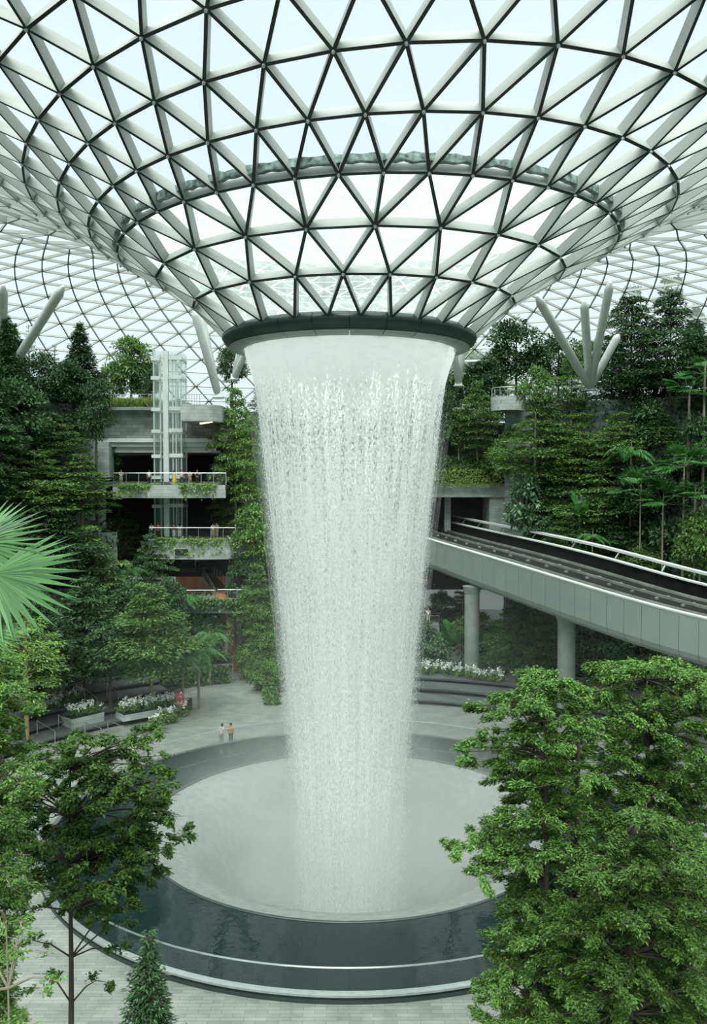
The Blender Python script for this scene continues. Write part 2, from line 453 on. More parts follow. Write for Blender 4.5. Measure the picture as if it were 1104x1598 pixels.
# rain gutter standing on the third hoop
mb = MB(); c = hoop_curve(HP[3], np.linspace(0, 2*np.pi, 241)); nrm = Vector((0, 0, 1))
gp = []
for j, p in enumerate(c[:-1]):
    er = Vector((p[0]-HP[3][2], p[1], 0)).normalized()
    nn = er*(-.5)+Vector((0, 0, .86)); gp.append((Vector(p)+nn*.56+er*.22+Vector((0,0,.10)), er))
gj = rng.uniform(-.05, .05, len(gp)); g2 = rng.uniform(.0, .12, len(gp))
for j in range(len(gp)):
    p, e = gp[j]; q, e2 = gp[(j+1) % len(gp)]; j2 = (j+1) % len(gp)
    up0 = Vector((0, 0, .10+g2[j])); up1 = Vector((0, 0, .10+g2[j2]))
    mb.hexa([p-up0, q-up1, q+e2*.3-up1, p+e*.3-up0, p+up0, q+up1, q+e2*.3+up1, p+e*.3+up0], (0,0,0,0,0,0))
M['gutter'] = pbr('wet gutter', (.22,.30,.28), .4, 0, .5, 4.0)
mb.build('rain_gutter', M['gutter'], ceiling)

# ------------------------------------------------------------------ oculus ring
oc = thing('oculus_ring', 'dark round ring at the foot of the glass funnel where the water pours out', 'ring', (0, 0, CAMZ+7.3))
prof = [(7.02,1.12),(7.36,.86),(7.38,.70),(7.22,.42),(6.98,.24)]
for k in range(24):
    mb = MB(); mb.lathe(prof, 6, 2*PI*k/24+.0025, 2*PI*(k+1)/24-.0025); mb.build('fascia_panel', M['fascia_dark'], oc, True)
for k in range(24):
    mb = MB(); mb.lathe([(6.98,.21),(6.6,.09),(6.22,.03),(6.16,.06),(6.12,.30)], 6, 2*PI*k/24+.0025, 2*PI*(k+1)/24-.0025); mb.build('soffit_panel', M['soffit'], oc, True)
mb = MB(); mb.lathe([(7.0,1.1),(6.1,.9),(6.1,.3),(6.9,.26),(7.3,.8),(7.0,1.1)], 96); mb.build('core', M['beam_dark'], oc)

# ------------------------------------------------------------------ waterfall
def water_mat(name, seed, stops, fu=90, fv=2.2, contrast=.18, col=(.97,.985,.975), amax=1.0):
    m, nt, out = new_mat(name)
    uv = N(nt, 'ShaderNodeUVMap'); mp = N(nt, 'ShaderNodeMapping'); mp.inputs['Scale'].default_value = (fu, fv, 1)
    mp.inputs['Location'].default_value = (seed*7.3, seed*3.1, 0)
    nt.links.new(uv.outputs[0], mp.inputs[0])
    nz = N(nt, 'ShaderNodeTexNoise', noise_dimensions='2D'); nz.inputs['Scale'].default_value = 1; nz.inputs['Detail'].default_value = 3
    nt.links.new(mp.outputs[0], nz.inputs['Vector'])
    mp2 = N(nt, 'ShaderNodeMapping'); mp2.inputs['Scale'].default_value = (fu*3.2, 130, 1); mp2.inputs['Location'].default_value = (seed*1.7, seed, 0)
    nt.links.new(uv.outputs[0], mp2.inputs[0])
    n2 = N(nt, 'ShaderNodeTexNoise', noise_dimensions='2D'); n2.inputs['Scale'].default_value = 1; n2.inputs['Detail'].default_value = 2
    nt.links.new(mp2.outputs[0], n2.inputs['Vector'])
    av = N(nt, 'ShaderNodeMix', data_type='FLOAT'); av.inputs[0].default_value = .58
    nt.links.new(nz.outputs['Fac'], av.inputs[2]); nt.links.new(n2.outputs['Fac'], av.inputs[3])
    sp = N(nt, 'ShaderNodeSeparateXYZ'); nt.links.new(uv.outputs[0], sp.inputs[0])
    cov = ramp(nt, sp.outputs[1], [(p, (c, c, c)) for p, c in stops])
    # alpha = smoothstep of (noise - (1-coverage))
    th = N(nt, 'ShaderNodeMath', operation='MULTIPLY_ADD'); th.inputs[1].default_value = .62; th.inputs[2].default_value = -.81
    nt.links.new(cov.outputs[0], th.inputs[0])
    sm = N(nt, 'ShaderNodeMath', operation='ADD'); nt.links.new(av.outputs[0], sm.inputs[0]); nt.links.new(th.outputs[0], sm.inputs[1])
    mr = N(nt, 'ShaderNodeMapRange', interpolation_type='SMOOTHSTEP')
    mr.inputs['From Min'].default_value = -contrast; mr.inputs['From Max'].default_value = contrast
    nt.links.new(sm.outputs[0], mr.inputs['Value'])
    d = N(nt, 'ShaderNodeBsdfDiffuse'); t = N(nt, 'ShaderNodeBsdfTranslucent')
    d.inputs[0].default_value = (*col, 1); t.inputs[0].default_value = (*col, 1)
    a = N(nt, 'ShaderNodeMixShader'); a.inputs[0].default_value = .5
    nt.links.new(d.outputs[0], a.inputs[1]); nt.links.new(t.outputs[0], a.inputs[2])
    tr = N(nt, 'ShaderNodeBsdfTransparent')
    mr.inputs['To Max'].default_value = amax
    b = N(nt, 'ShaderNodeMixShader'); nt.links.new(mr.outputs[0], b.inputs[0])
    nt.links.new(tr.outputs[0], b.inputs[1]); nt.links.new(a.outputs[0], b.inputs[2])
    nt.links.new(b.outputs[0], out.inputs[0]); return m

WZ = np.array([7.34, 7.0, 6.4, 5.5, 3.6, 1.75, -2, -5.8, -9.5, -13.3, -17, -20.9, -24.6, -26.5])
WR = np.array([6.14, 6.02, 5.8, 5.55, 5.3, 5.08, 4.66, 4.3, 3.95, 3.6, 3.3, 3.05, 2.85, 2.8])
def wr(z): return np.interp(-z, -WZ, WR)
fall = thing('waterfall', 'tall white curtain of water falling from the dark ring into the round pool', 'waterfall', (0, 0, CAMZ-26.5))
def curtain(k, name, mat, seed):
    zs = np.linspace(7.4, -26.4, 70); nseg = 144
    v = []; f = []; uvs = []
    for i, z in enumerate(zs):
        for j in range(nseg+1):
            a = 2*PI*j/nseg
            r = float(wr(z))*k*(1+.012*math.sin(9*a+seed)+.01*math.sin(23*a+2*seed))
            v.append((r*math.cos(a), r*math.sin(a), z+26.5)); uvs.append((j/nseg, i/(len(zs)-1)))
    for i in range(len(zs)-1):
        for j in range(nseg):
            f.append((i*(nseg+1)+j, i*(nseg+1)+j+1, (i+1)*(nseg+1)+j+1, (i+1)*(nseg+1)+j))
    me = bpy.data.meshes.new(name); me.from_pydata(v, [], f)
    ul = me.uv_layers.new(name='UVMap'); idx = np.empty(len(me.loops), dtype=np.int32); me.loops.foreach_get('vertex_index', idx)
    ul.data.foreach_set('uv', np.array(uvs)[idx].ravel()); me.materials.append(mat)
    me.polygons.foreach_set('use_smooth', [True]*len(f))
    return link(name, me, fall)
curtain(1.0, 'water_curtain', water_mat('outer water sheet', 1, [(0,.98),(.03,.95),(.065,.66),(.12,.46),(.20,.44),(.32,.46),(.5,.46),(.75,.50),(1,.54)], 95, 4.5, .13), 0.3)
curtain(.93, 'water_curtain', water_mat('middle water sheet', 2, [(0,.3),(.06,.42),(.16,.36),(.3,.41),(.6,.45),(1,.52)], 70, 5, .15), 1.3)
curtain(.80, 'water_curtain', water_mat('inner water sheet', 3, [(0,.0),(.08,.12),(.2,.26),(.4,.40),(.7,.47),(1,.52)], 40, 4), 2.1)
# flying drops
def drops(n, zlo, zhi, spread, smin, smax, name, kmin=1.0):
    z = rng.uniform(zlo, zhi, n); a = rng.uniform(0, 2*np.pi, n)
    fall_t = (7.3-z)/34.0
    r = wr(z)*kmin+rng.normal(0, 1, n)*(.03+spread*fall_t)
    P = np.stack([r*np.cos(a), r*np.sin(a), z+26.5], 1)
    s = rng.uniform(smin, smax, n); h = s*rng.uniform(1.4, 3.5, n)
    b = rng.uniform(0, 2*np.pi, n)
    V = np.empty((n, 5, 3)); V[:, 0] = P+np.stack([0*s, 0*s, h], 1); V[:, 4] = P-np.stack([0*s, 0*s, h], 1)
    for k in range(3):
        V[:, k+1] = P+np.stack([s*np.cos(b+2.0944*k), s*np.sin(b+2.0944*k), 0*s], 1)
    F = np.array([[0,1,2],[0,2,3],[0,3,1],[4,2,1],[4,3,2],[4,1,3]])
    FF = (np.arange(n)[:, None, None]*5+F[None]).reshape(-1, 3)
    me = mesh_np(name, V.reshape(-1, 3), FF); me.materials.append(M['water_drop'])
    return link(name, me, fall)
def mesh_np(name, V, Fc):
    me = bpy.data.meshes.new(name); k = Fc.shape[1]
    me.vertices.add(len(V)); me.vertices.foreach_set('co', V.astype(np.float32).ravel())
    me.loops.add(Fc.size); me.loops.foreach_set('vertex_index', Fc.astype(np.int32).ravel())
    me.polygons.add(len(Fc)); me.polygons.foreach_set('loop_start', np.arange(0, Fc.size, k, dtype=np.int32))
    me.update(calc_edges=True); return me
m, nt, out = new_mat('white water drop')
d = N(nt, 'ShaderNodeBsdfDiffuse'); t = N(nt, 'ShaderNodeBsdfTranslucent'); a = N(nt, 'ShaderNodeMixShader'); a.inputs[0].default_value = .5
d.inputs[0].default_value = t.inputs[0].default_value = (.95,.98,.97,1)
nt.links.new(d.outputs[0], a.inputs[1]); nt.links.new(t.outputs[0], a.inputs[2]); nt.links.new(a.outputs[0], out.inputs[0]); M['water_drop'] = m
tag(drops(36000, -26, 5.2, .26, .010, .028, 'falling_drops'), kind='stuff')
tag(drops(44000, -26, 2.5, .5, .007, .017, 'spray_drops'), kind='stuff')

# soft veil of spray just outside the falling water
def veil(k, amax, seed):
    o = curtain(k, 'spray_veil', water_mat('spray veil', seed, [(0,0),(.08,.0),(.18,.35),(.4,.5),(.7,.55),(1,.6)], 14, 2.5, .40, amax=amax), seed)
    tag(o, kind='stuff')
veil(1.035, .20, 5); veil(1.075, .15, 6); veil(1.12, .11, 7)

# ------------------------------------------------------------------ pool
pool = thing('round_pool', 'round dark pool ring with glass balustrade and pale funnel basin under the waterfall', 'pool', (0, 0, 0))
m, nt, out = new_mat('dark water film')
b = N(nt, 'ShaderNodeBsdfPrincipled'); b.inputs['Base Color'].default_value = (.006,.018,.018,1); b.inputs['Roughness'].default_value = .035; b.inputs['IOR'].default_value = 1.36
tc = N(nt, 'ShaderNodeTexCoord'); nz = N(nt, 'ShaderNodeTexNoise'); nz.inputs['Scale'].default_value = 1.1; nz.inputs['Detail'].default_value = 3
nt.links.new(tc.outputs['Object'], nz.inputs['Vector'])
bp = N(nt, 'ShaderNodeBump'); bp.inputs['Strength'].default_value = .10; bp.inputs['Distance'].default_value = .10
nt.links.new(nz.outputs['Fac'], bp.inputs['Height']); nt.links.new(bp.outputs[0], b.inputs['Normal'])
nt.links.new(b.outputs[0], out.inputs[0]); M['poolwater'] = m
mb = MB(); mb.lathe([(17.22,.33),(12.0,.36)], 128); mb.build('water_surface', M['poolwater'], pool)
m, nt, out = new_mat('pale basin with running water')
b = N(nt, 'ShaderNodeBsdfPrincipled'); b.inputs['Roughness'].default_value = .35
tc = N(nt, 'ShaderNodeTexCoord'); nz = N(nt, 'ShaderNodeTexNoise'); nz.inputs['Scale'].default_value = 1.0; nz.inputs['Detail'].default_value = 6
mp = N(nt, 'ShaderNodeMapping'); mp.inputs['Scale'].default_value = (2.5,2.5,.5); nt.links.new(tc.outputs['Object'], mp.inputs[0]); nt.links.new(mp.outputs[0], nz.inputs['Vector'])
r_ = ramp(nt, nz.outputs['Fac'], [(.3, (.15,.175,.16)), (.7, (.27,.30,.28))]); nt.links.new(r_.outputs[0], b.inputs['Base Color'])
nt.links.new(b.outputs[0], out.inputs[0]); M['basin'] = m
mb = MB(); mb.lathe([(11.98,.30),(11.4,.10),(10.6,-.12),(9.6,-.45),(8.8,-1.1),(8.0,-2.2),(7.2,-3.6),(6.3,-5.0),(5.0,-6.1),(3.5,-6.6),(.3,-6.7)], 128); mb.build('basin', M['basin'], pool, True)
mb = MB(); mb.lathe([(12.06,.30),(12.06,.40),(11.94,.41),(11.94,.26)], 128); mb.build('basin_lip', M['fascia_dark'], pool, True)
mb = MB(); mb.lathe([(17.5,.0),(17.5,.16),(17.42,.16),(17.42,.26),(17.5,.27),(17.5,.36),(17.2,.37),(17.2,.2)], 160, ms=[1,1,1,0,0,0,0]); mb.build('base_kerb', [M['chrome'], M['fascia_dark']], pool)
NPAN = 84
for k in range(NPAN):
    mb = MB(); g = .0009
    mb.lathe([(17.36,.37),(17.36,1.36),(17.34,1.36),(17.34,.37)], 2, 2*PI*k/NPAN+g, 2*PI*(k+1)/NPAN-g); mb.build('glass_panel', M['clear'], pool)
pts = [(17.35*math.cos(a), 17.35*math.sin(a), 1.39) for a in np.linspace(0, 2*PI, 161)]
mb = MB(); mb.tube(pts, .035, 6, cap=False); mb.build('handrail', M['chrome'], pool)

# ------------------------------------------------------------------ mist over the basin
def mist_mat(name, dens, rad, h, zc, noise=.5, expo=1.5):
    m, nt, out = new_mat(name)
    tc = N(nt, 'ShaderNodeTexCoord'); mp = N(nt, 'ShaderNodeMapping'); mp.inputs['Scale'].default_value = (1/rad, 1/rad, 1/h)
    mp.inputs['Location'].default_value = (0, 0, -zc/h)
    nt.links.new(tc.outputs['Object'], mp.inputs[0])
    ln = N(nt, 'ShaderNodeVectorMath', operation='LENGTH'); nt.links.new(mp.outputs[0], ln.inputs[0])
    inv = N(nt, 'ShaderNodeMath', operation='SUBTRACT', use_clamp=True); inv.inputs[0].default_value = 1; nt.links.new(ln.outputs['Value'], inv.inputs[1])
    pw = N(nt, 'ShaderNodeMath', operation='POWER'); pw.inputs[1].default_value = expo; nt.links.new(inv.outputs[0], pw.inputs[0])
    nz = N(nt, 'ShaderNodeTexNoise'); nz.inputs['Scale'].default_value = .22; nz.inputs['Detail'].default_value = 2
    nt.links.new(tc.outputs['Object'], nz.inputs['Vector'])
    mr = N(nt, 'ShaderNodeMapRange'); mr.inputs['From Min'].default_value = .3; mr.inputs['From Max'].default_value = .7; mr.inputs['To Min'].default_value = 1-noise; mr.inputs['To Max'].default_value = 1+noise
    nt.links.new(nz.outputs['Fac'], mr.inputs['Value'])
    mu = N(nt, 'ShaderNodeMath', operation='MULTIPLY'); nt.links.new(pw.outputs[0], mu.inputs[0]); nt.links.new(mr.outputs[0], mu.inputs[1])
    m2 = N(nt, 'ShaderNodeMath', operation='MULTIPLY'); m2.inputs[1].default_value = dens; nt.links.new(mu.outputs[0], m2.inputs[0])
    v = N(nt, 'ShaderNodeVolumeScatter'); v.inputs['Color'].default_value = (.93,.98,.96,1); nt.links.new(m2.outputs[0], v.inputs['Density'])
    nt.links.new(v.outputs[0], out.inputs['Volume']); return m
def ellipsoid(name, c, rx, rz, mat, nu=32, nv=16):
    mb = MB(); mb.lathe([(max(rx*math.sin(PI*i/nv), .001), -rz*math.cos(PI*i/nv)) for i in range(nv+1)], nu)
    o = mb.build(name, mat); o.location = c; return o
mist = ellipsoid('mist', (0, 0, -1.0), 15, 9, mist_mat('spray mist', .20, 15, 9, 0, .5, 1.6))
tag(mist, 'white spray mist hanging over the pool basin round the foot of the fall', 'mist', kind='stuff')
haze = ellipsoid('haze', (1, 4, 3), 24, 20, mist_mat('thin haze', .004, 24, 20, 0, .3, 1.3))
tag(haze, 'thin haze drifting around the lower half of the waterfall', 'haze', kind='stuff')
sc.cycles.volume_step_rate = 4.0
sc.cycles.volume_max_steps = 64

# ------------------------------------------------------------------ floor and hillsides
fl = MB(); fl.lathe([(17.45,0),(24,0),(34,0),(60,0)], 128)
tag(fl.build('floor', M['plaza']), 'pale stone plaza paving around the pool', kind='structure')

LT = [(36.5,2.1),(38.5,5),(42,10),(46,15),(50,20),(53,25),(55.5,29)]
RT = [(38,1.5),(40.5,5),(43,9.5),(45.5,14),(48,19),(50.5,24),(53,29.3)]
MT = [(37,2),(40,4.5),(43,7)]
PT = [(61.5,23.0),(68,28.0)]
ST = [(53.5,29.3)]
BT = [(54,6),(56,12),(58,18),(60,23.5),(63,28)]
def tier_height(x, y):
    r = math.hypot(x, y); a = math.degrees(math.atan2(y, x)) % 360
    if -34 < x < -11.5 and 48.6 < y < 62: return 28.9
    T = None
    if 122 <= a <= 236: T = LT
    elif 108.5 <= a < 122: T = MT
    elif 84.5 < a <= 104: T = BT
    elif 70 < a <= 84.5: T = PT
    elif 66 < a <= 70: T = ST
    elif a <= 66 or a >= 318: T = RT
    if T is None: return 0.0
    z = 0.0
    for rr, zz in T:
        if r >= rr: z = zz
    return z
def hillside(name, T, a0, a1, rmax, label):
    h = structure(name, label)
    prof = [(T[0][0], -.2)]; ms = []
    for i, (r, z) in enumerate(T):
        prof += [(r, z)]; ms.append(0)
        prof += [((T[i+1][0] if i+1 < len(T) else rmax), z)]; ms.append(1)
    prof.append((rmax, -.2)); ms.append(0)
    mb = MB(); mb.lathe(prof, int((a1-a0)/2), R(a0), R(a1), ms=ms)
    K = len(prof)
    for off, rev in ((0, True), (len(mb.v)-K, False)):
        idx = [off+i for i in range(K)]
        mb.face(idx[::-1] if rev else idx, 0)
    mb.build('terraces', [M['wallstone'], M['soil']], h)
    return h
hillside('floor_left', LT, 122, 236, 72, 'stone terraces of the planted left slope')
hillside('floor_back', MT, 108.5, 122, 46, 'low stone terraces below the balconies')
hillside('floor_side', ST, 66, 70, 72, 'tall stone terrace wall right of the track portal')
hillside('floor_far', BT, 84.5, 104, 76, 'stone terraces far behind the waterfall')
hillside('floor_right', RT, -42, 66, 72, 'stone terraces of the planted right slope')
# far ground beyond the terraces so that no gap shows under the shell
mb = MB(); mb.lathe([(60,-.01),(86,-.01)], 96); tag(mb.build('floor_outer', M['soil']), 'dark ground under the shell edge', kind='structure')

# path between the slopes
mb = MB()
A = [(-17.2,30),(-9.0,27)]; B = [(-17.2,43),(-10.2,43)]; C = [(-17.4,56),(-11.5,56)]
mb.hexa([(-17.2,30,.0),(-8.6,27,.0),(-10.8,44,.0),(-17.2,44,.0),(-17.2,30,.02),(-8.6,27,.02),(-10.8,44,.02),(-17.2,44,.02)])
tag(mb.build('trim_1', M['plaza']), 'paved path leading from the plaza between the slopes', kind='structure')
mb = MB(); mb.hexa([(-17.2,40,.02),(-10.3,40,.02),(-11.8,60,.02),(-17.2,60,.02),(-17.2,40,.03),(-10.3,40,.03),(-11.8,60,.9),(-17.2,60,.9)])
tag(mb.build('trim_2', M['timber']), 'reddish timber stretch of the ground path under the bridge', kind='structure')

# ------------------------------------------------------------------ foliage generators
def leaf_arrays(P, D, Nn, L, W, drop=.12):
    """one folded rhombic leaf per row"""
    D = D/np.linalg.norm(D, axis=1)[:, None]
    S = np.cross(D, Nn); S /= np.maximum(np.linalg.norm(S, axis=1), 1e-6)[:, None]
    U = np.cross(S, D)
    L = np.broadcast_to(L, (len(P),))[:, None]; W = np.broadcast_to(W, (len(P),))[:, None]
    V = np.empty((len(P), 4, 3))
    V[:, 0] = P; V[:, 1] = P+D*L*.45+S*W*.5+U*W*.12; V[:, 2] = P+D*L-U*L*drop; V[:, 3] = P+D*L*.45-S*W*.5+U*W*.12
    return V
def leaves_mesh(name, Vs, mat):
    V = np.concatenate(Vs); n = len(V)
    me = mesh_np(name, V.reshape(-1, 3), np.arange(n*4).reshape(n, 4)); me.materials.append(mat); return me

def tiered_crown(name, mat, h, Rm, tiers, per, seed, leaf=.34, profile='round', droop=.10, lw=.42, flat=.10, nb=8, barkmat=None):
    """horizontally layered crown: returns leaf mesh and branch mesh, z from 0 to h"""
    g = np.random.default_rng(seed); Vs = []; br = MB()
    br.tube([(0,0,-.4),(0,0,h*.5),(0,0,h*.96)], [.14,.09,.03], 6)
    for i in range(tiers):
        t = (i+.5)/tiers; z = h*(t*.97)
        if profile == 'round': rr = Rm*(.62+.55*math.sin(PI*min(1, t*1.05+.12)))*(1-.55*t**3)/1.1
        elif profile == 'cone': rr = Rm*(1.04-t)**.85
        elif profile == 'umbrella': rr = Rm*(.5+.5*math.sin(PI*(.15+.75*t)))
        else: rr = Rm*(.75+.25*math.sin(PI*t))*(1-.6*t**5)
        rr *= g.uniform(.82, 1.12)
        a0 = g.uniform(0, 6.28)
        for b in range(nb):
            a = a0+2*PI*b/nb+g.uniform(-.3, .3); L = rr*g.uniform(.68, 1.12); zz = z+g.uniform(-.5, .5)*h/tiers*.55
            er = np.array([math.cos(a), math.sin(a), 0]); et = np.array([-math.sin(a), math.cos(a), 0])
            n = max(6, int(per*L))
            u = g.beta(1.6, 1.1, n)*L
            wv = (.16+.36*np.sin(np.pi*np.clip(u/L, 0, 1)*.8+.15))*L*.75
            v = g.uniform(-1, 1, n)*wv
            up = g.normal(0, flat, n)+.04*L*np.sin(np.pi*u/L) - droop*u*u/max(L, .1)*.5
            P = er*u[:, None]+et*v[:, None]; P[:, 2] += zz+up
            ang = np.arctan2(v, u*.9+.3)*1.0+g.normal(0, .7, n)
            D = er*np.cos(ang)[:, None]+et*np.sin(ang)[:, None]; D[:, 2] += g.normal(-.05, .28, n)
            Nn = np.stack([g.normal(0, .35, n), g.normal(0, .35, n), np.ones(n)], 1)
            Lf = leaf*g.uniform(.6, 1.25, n)
            Vs.append(leaf_arrays(P, D, Nn, Lf, Lf*lw))
            br.tube([(0, 0, max(0, zz-.25*L)), tuple(er*L*.55+np.array([0,0,zz-.02*L])), tuple(er*L*.92+np.array([0,0,zz-droop*L*.35]))], [.05, .03, .012], 4, cap=False)
    bm = bpy.data.meshes.new(name+'_branches'); bm.from_pydata(br.v, [], br.f); bm.materials.append(barkmat or M['bark']); bm.update()
    return leaves_mesh(name, Vs, mat), bm

def round_crown(name, mat, h, Rm, n, seed, leaf=.36, clumps=40, lw=.5, barkmat=None):
    g = np.random.default_rng(seed); Vs = []; br = MB()
    br.tube([(0,0,-.4),(0,0,h*.4),(0,0,h*.85)], [.14,.09,.03], 6)
    for c in range(clumps):
        d = g.normal(0, 1, 3); d /= np.linalg.norm(d); rr = g.uniform(.45, 1.0)**.6
        cz = h*(.5+.42*d[2]*rr); taper = 1-.45*max(0, cz/h-.55)/.45
        C = np.array([d[0]*Rm*rr*.8*taper, d[1]*Rm*rr*.8*taper, cz]); cr = Rm*g.uniform(.24, .4)
        m_ = n//clumps; q = g.normal(0, 1, (m_, 3)); q /= np.linalg.norm(q, axis=1)[:, None]; q[:, 2] = np.abs(q[:, 2])*.9-.15
        P = C+q*cr*g.uniform(.6, 1.05, (m_, 1))
        D = q+g.normal(0, .5, (m_, 3)); D[:, 2] -= .25
        Nn = q*.6+np.stack([g.normal(0, .3, m_), g.normal(0, .3, m_), np.ones(m_)*.8], 1)
        Lf = leaf*g.uniform(.6, 1.2, m_); Vs.append(leaf_arrays(P, D, Nn, Lf, Lf*lw))
        if c % 2 == 0: br.tube([(0, 0, max(0, C[2]*.55)), tuple(C*.6+np.array([0,0,C[2]*.25])), tuple(C)], [.05,.03,.015], 4, cap=False)
    bm = bpy.data.meshes.new(name+'_branches'); bm.from_pydata(br.v, [], br.f); bm.materials.append(barkmat or M['bark']); bm.update()
    return leaves_mesh(name, Vs, mat), bm

def palm_crown(name, mat, nf, L, seed, leaflets=26, up=.9):
    g = np.random.default_rng(seed); Vs = []; br = MB()
    for k in range(nf):
        a = 2*PI*k/nf*1.0+g.uniform(-.25, .25)+(k % 2)*.3; e0 = up*g.uniform(.35, 1.2); Lk = L*g.uniform(.8, 1.1)
        er = np.array([math.cos(a), math.sin(a), 0]); et = np.array([-math.sin(a), math.cos(a), 0])
        s = np.linspace(.05, 1, leaflets); x = Lk*(s*.85); z = Lk*(e0*s-(.55+.55*e0)*s*s)
        C = er*x[:, None]; C[:, 2] += z
        br.tube([tuple(c) for c in C[::5]], .025, 4, cap=False)
        for sd in (-1, 1):
            ll = Lk*.30*np.sin(np.pi*(s*.85+.12))+.08
            D = er*.75+et*sd*1.0+np.array([0,0,-.35]); D = np.repeat(D[None], leaflets, 0)+g.normal(0, .08, (leaflets, 3))
            Nn = np.repeat(np.array([[0,0,1.]]), leaflets, 0)
            Vs.append(leaf_arrays(C, D, Nn, ll, .09, .25))
    bm = bpy.data.meshes.new(name+'_ribs'); bm.from_pydata(br.v, [], br.f); bm.materials.append(mat); bm.update()
    return leaves_mesh(name, Vs, mat), bm

def fan_leaf(g, base, dirv, nrm, L, nseg=26, spread=2.6, wfac=1.0):
    """one fan-palm leaf: narrow pleated segments radiating from the stalk tip"""
    dirv = np.array(dirv, float); dirv /= np.linalg.norm(dirv); nrm = np.array(nrm, float)
    s = np.cross(dirv, nrm); s /= np.linalg.norm(s); n = np.cross(s, dirv)
    th = np.linspace(-spread/2, spread/2, nseg)+g.normal(0, .015, nseg)
    D = dirv*np.cos(th)[:, None]+s*np.sin(th)[:, None]+n*(.10*np.cos(th*1.3))[:, None]
    Ls = L*(.72+.28*np.cos(th*.9))*g.uniform(.93, 1.05, nseg)
    Nn = np.repeat(n[None], nseg, 0)+s[None]*np.where(np.arange(nseg) % 2, .45, -.45)[:, None]
    return leaf_arrays(np.repeat(np.array(base, float)[None], nseg, 0), D, Nn, Ls, wfac*L*spread/nseg*.95, .10)

def fan_crown(name, mat, nf, L, seed):
    g = np.random.default_rng(seed); Vs = []; br = MB()
    for k in range(nf):
        a = 2*PI*k/nf+g.uniform(-.3, .3); e = g.uniform(-.1, 1.25); ln = L*g.uniform(.45, .75)
        d = np.array([math.cos(a)*math.cos(e), math.sin(a)*math.cos(e), math.sin(e)]); tip = d*ln
        br.tube([(0,0,0), tuple(tip)], .02, 4, cap=False)
        dn = d+np.array([0,0,-.45]); up = np.array([-math.cos(a)*.9, -math.sin(a)*.9, .55])
        Vs.append(fan_leaf(g, tip, dn, up, L*.62, 20, 2.5))
    bm = bpy.data.meshes.new(name+'_stalks'); bm.from_pydata(br.v, [], br.f); bm.materials.append(mat); bm.update()
    return leaves_mesh(name, Vs, mat), bm

def broad_crown(name, mat, n, L, seed):
    """big paddle leaves standing up from one point"""
    g = np.random.default_rng(seed); br = MB(); v = MB()
    for k in range(n):
        a = 2*PI*k/n*1.6+g.uniform(-.3, .3); lean = g.uniform(.25, .95); Lk = L*g.uniform(.7, 1.1); Wd = Lk*.22
        er = Vector((math.cos(a), math.sin(a), 0)); et = Vector((-math.sin(a), math.cos(a), 0)); rows = []
        for s in np.linspace(0, 1, 7):
            c = er*(Lk*lean*s*(.5+.5*s))+Vector((0,0,Lk*(s*(1.1-.35*lean)-.35*lean*s*s)))
            wv = 0.02 if s < .2 else Wd*math.sin(PI*min(1, (s-.15)/.87))+.01
            rows.append((c-et*wv+Vector((0,0,wv*.25)), c, c+et*wv+Vector((0,0,wv*.25))))
        for i in range(6):
            v.quad(rows[i][0], rows[i][1], rows[i+1][1], rows[i+1][0]); v.quad(rows[i][1], rows[i][2], rows[i+1][2], rows[i+1][1])
        br.tube([r[1] for r in rows[:3]], .03, 4, cap=False)
    me = bpy.data.meshes.new(name); me.from_pydata(v.v, [], v.f); me.materials.append(mat); me.update()
    bm = bpy.data.meshes.new(name+'_stalks'); bm.from_pydata(br.v, [], br.f); bm.materials.append(mat); bm.update()
    return me, bm

PROTO = {}   # kind -> list of (leaf mesh, branch mesh, base height, base radius)
def proto(kind, made, h, r): PROTO.setdefault(kind, []).append((made[0], made[1], h, r))
for s in range(3):
    proto('tiered', tiered_crown('crown', M['leaf_mid'], 8, 4, 10, 46, 11+s, .36, 'round'), 8, 4)
    proto('light', tiered_crown('crown', M['leaf_light'], 8, 4, 9, 44, 31+s, .34, 'round'), 8, 4)
for s in range(2):
    proto('tiered_dark', tiered_crown('crown', M['leaf_dark'], 9, 4, 11, 50, 51+s, .36, 'round', .12, barkmat=M['bark_dark']), 9, 4)
    proto('conifer', tiered_crown('crown', M['leaf_dark'], 9, 3, 18, 44, 61+s, .36, 'cone', .22, .45, .16, 9, M['bark_dark']), 9, 3)
    proto('round', round_crown('crown', M['leaf_mid'], 7, 3.4, 5200, 71+s, .42, 46), 7, 3.4)
    proto('round_dark', round_crown('crown', M['leaf_dark'], 7, 3.4, 5600, 81+s, .40, 46, barkmat=M['bark_dark']), 7, 3.4)
    proto('column', round_crown('crown', M['leaf_dark'], 7, 1.8, 4600, 91+s, .34, 50, barkmat=M['bark_dark']), 7, 1.8)
    proto('broadleaf', round_crown('crown', M['leaf_blue'], 5, 2.6, 1700, 101+s, .62, 30, .5), 5, 2.6)
    proto('palm', palm_crown('crown', M['leaf_palm'], 11, 2.8, 111+s), 2.6, 2.6)
    proto('fan_palm', fan_crown('crown', M['leaf_palm'], 14, 2.2, 121+s), 2.4, 2.2)
proto('araucaria', tiered_crown('crown', M['leaf_dark'], 9, 2.4, 13, 20, 131, .30, 'cone', -.10, .3, .08, 6, M['bark_dark']), 9, 2.4)
proto('topiary', round_crown('crown', M['leaf_dark'], 2.0, 1.7, 2400, 141, .22, 40, barkmat=M['bark_dark']), 2.0, 1.7)
proto('paddle', broad_crown('crown', M['leaf_palm'], 11, 3.0, 151), 3.0, 1.9)

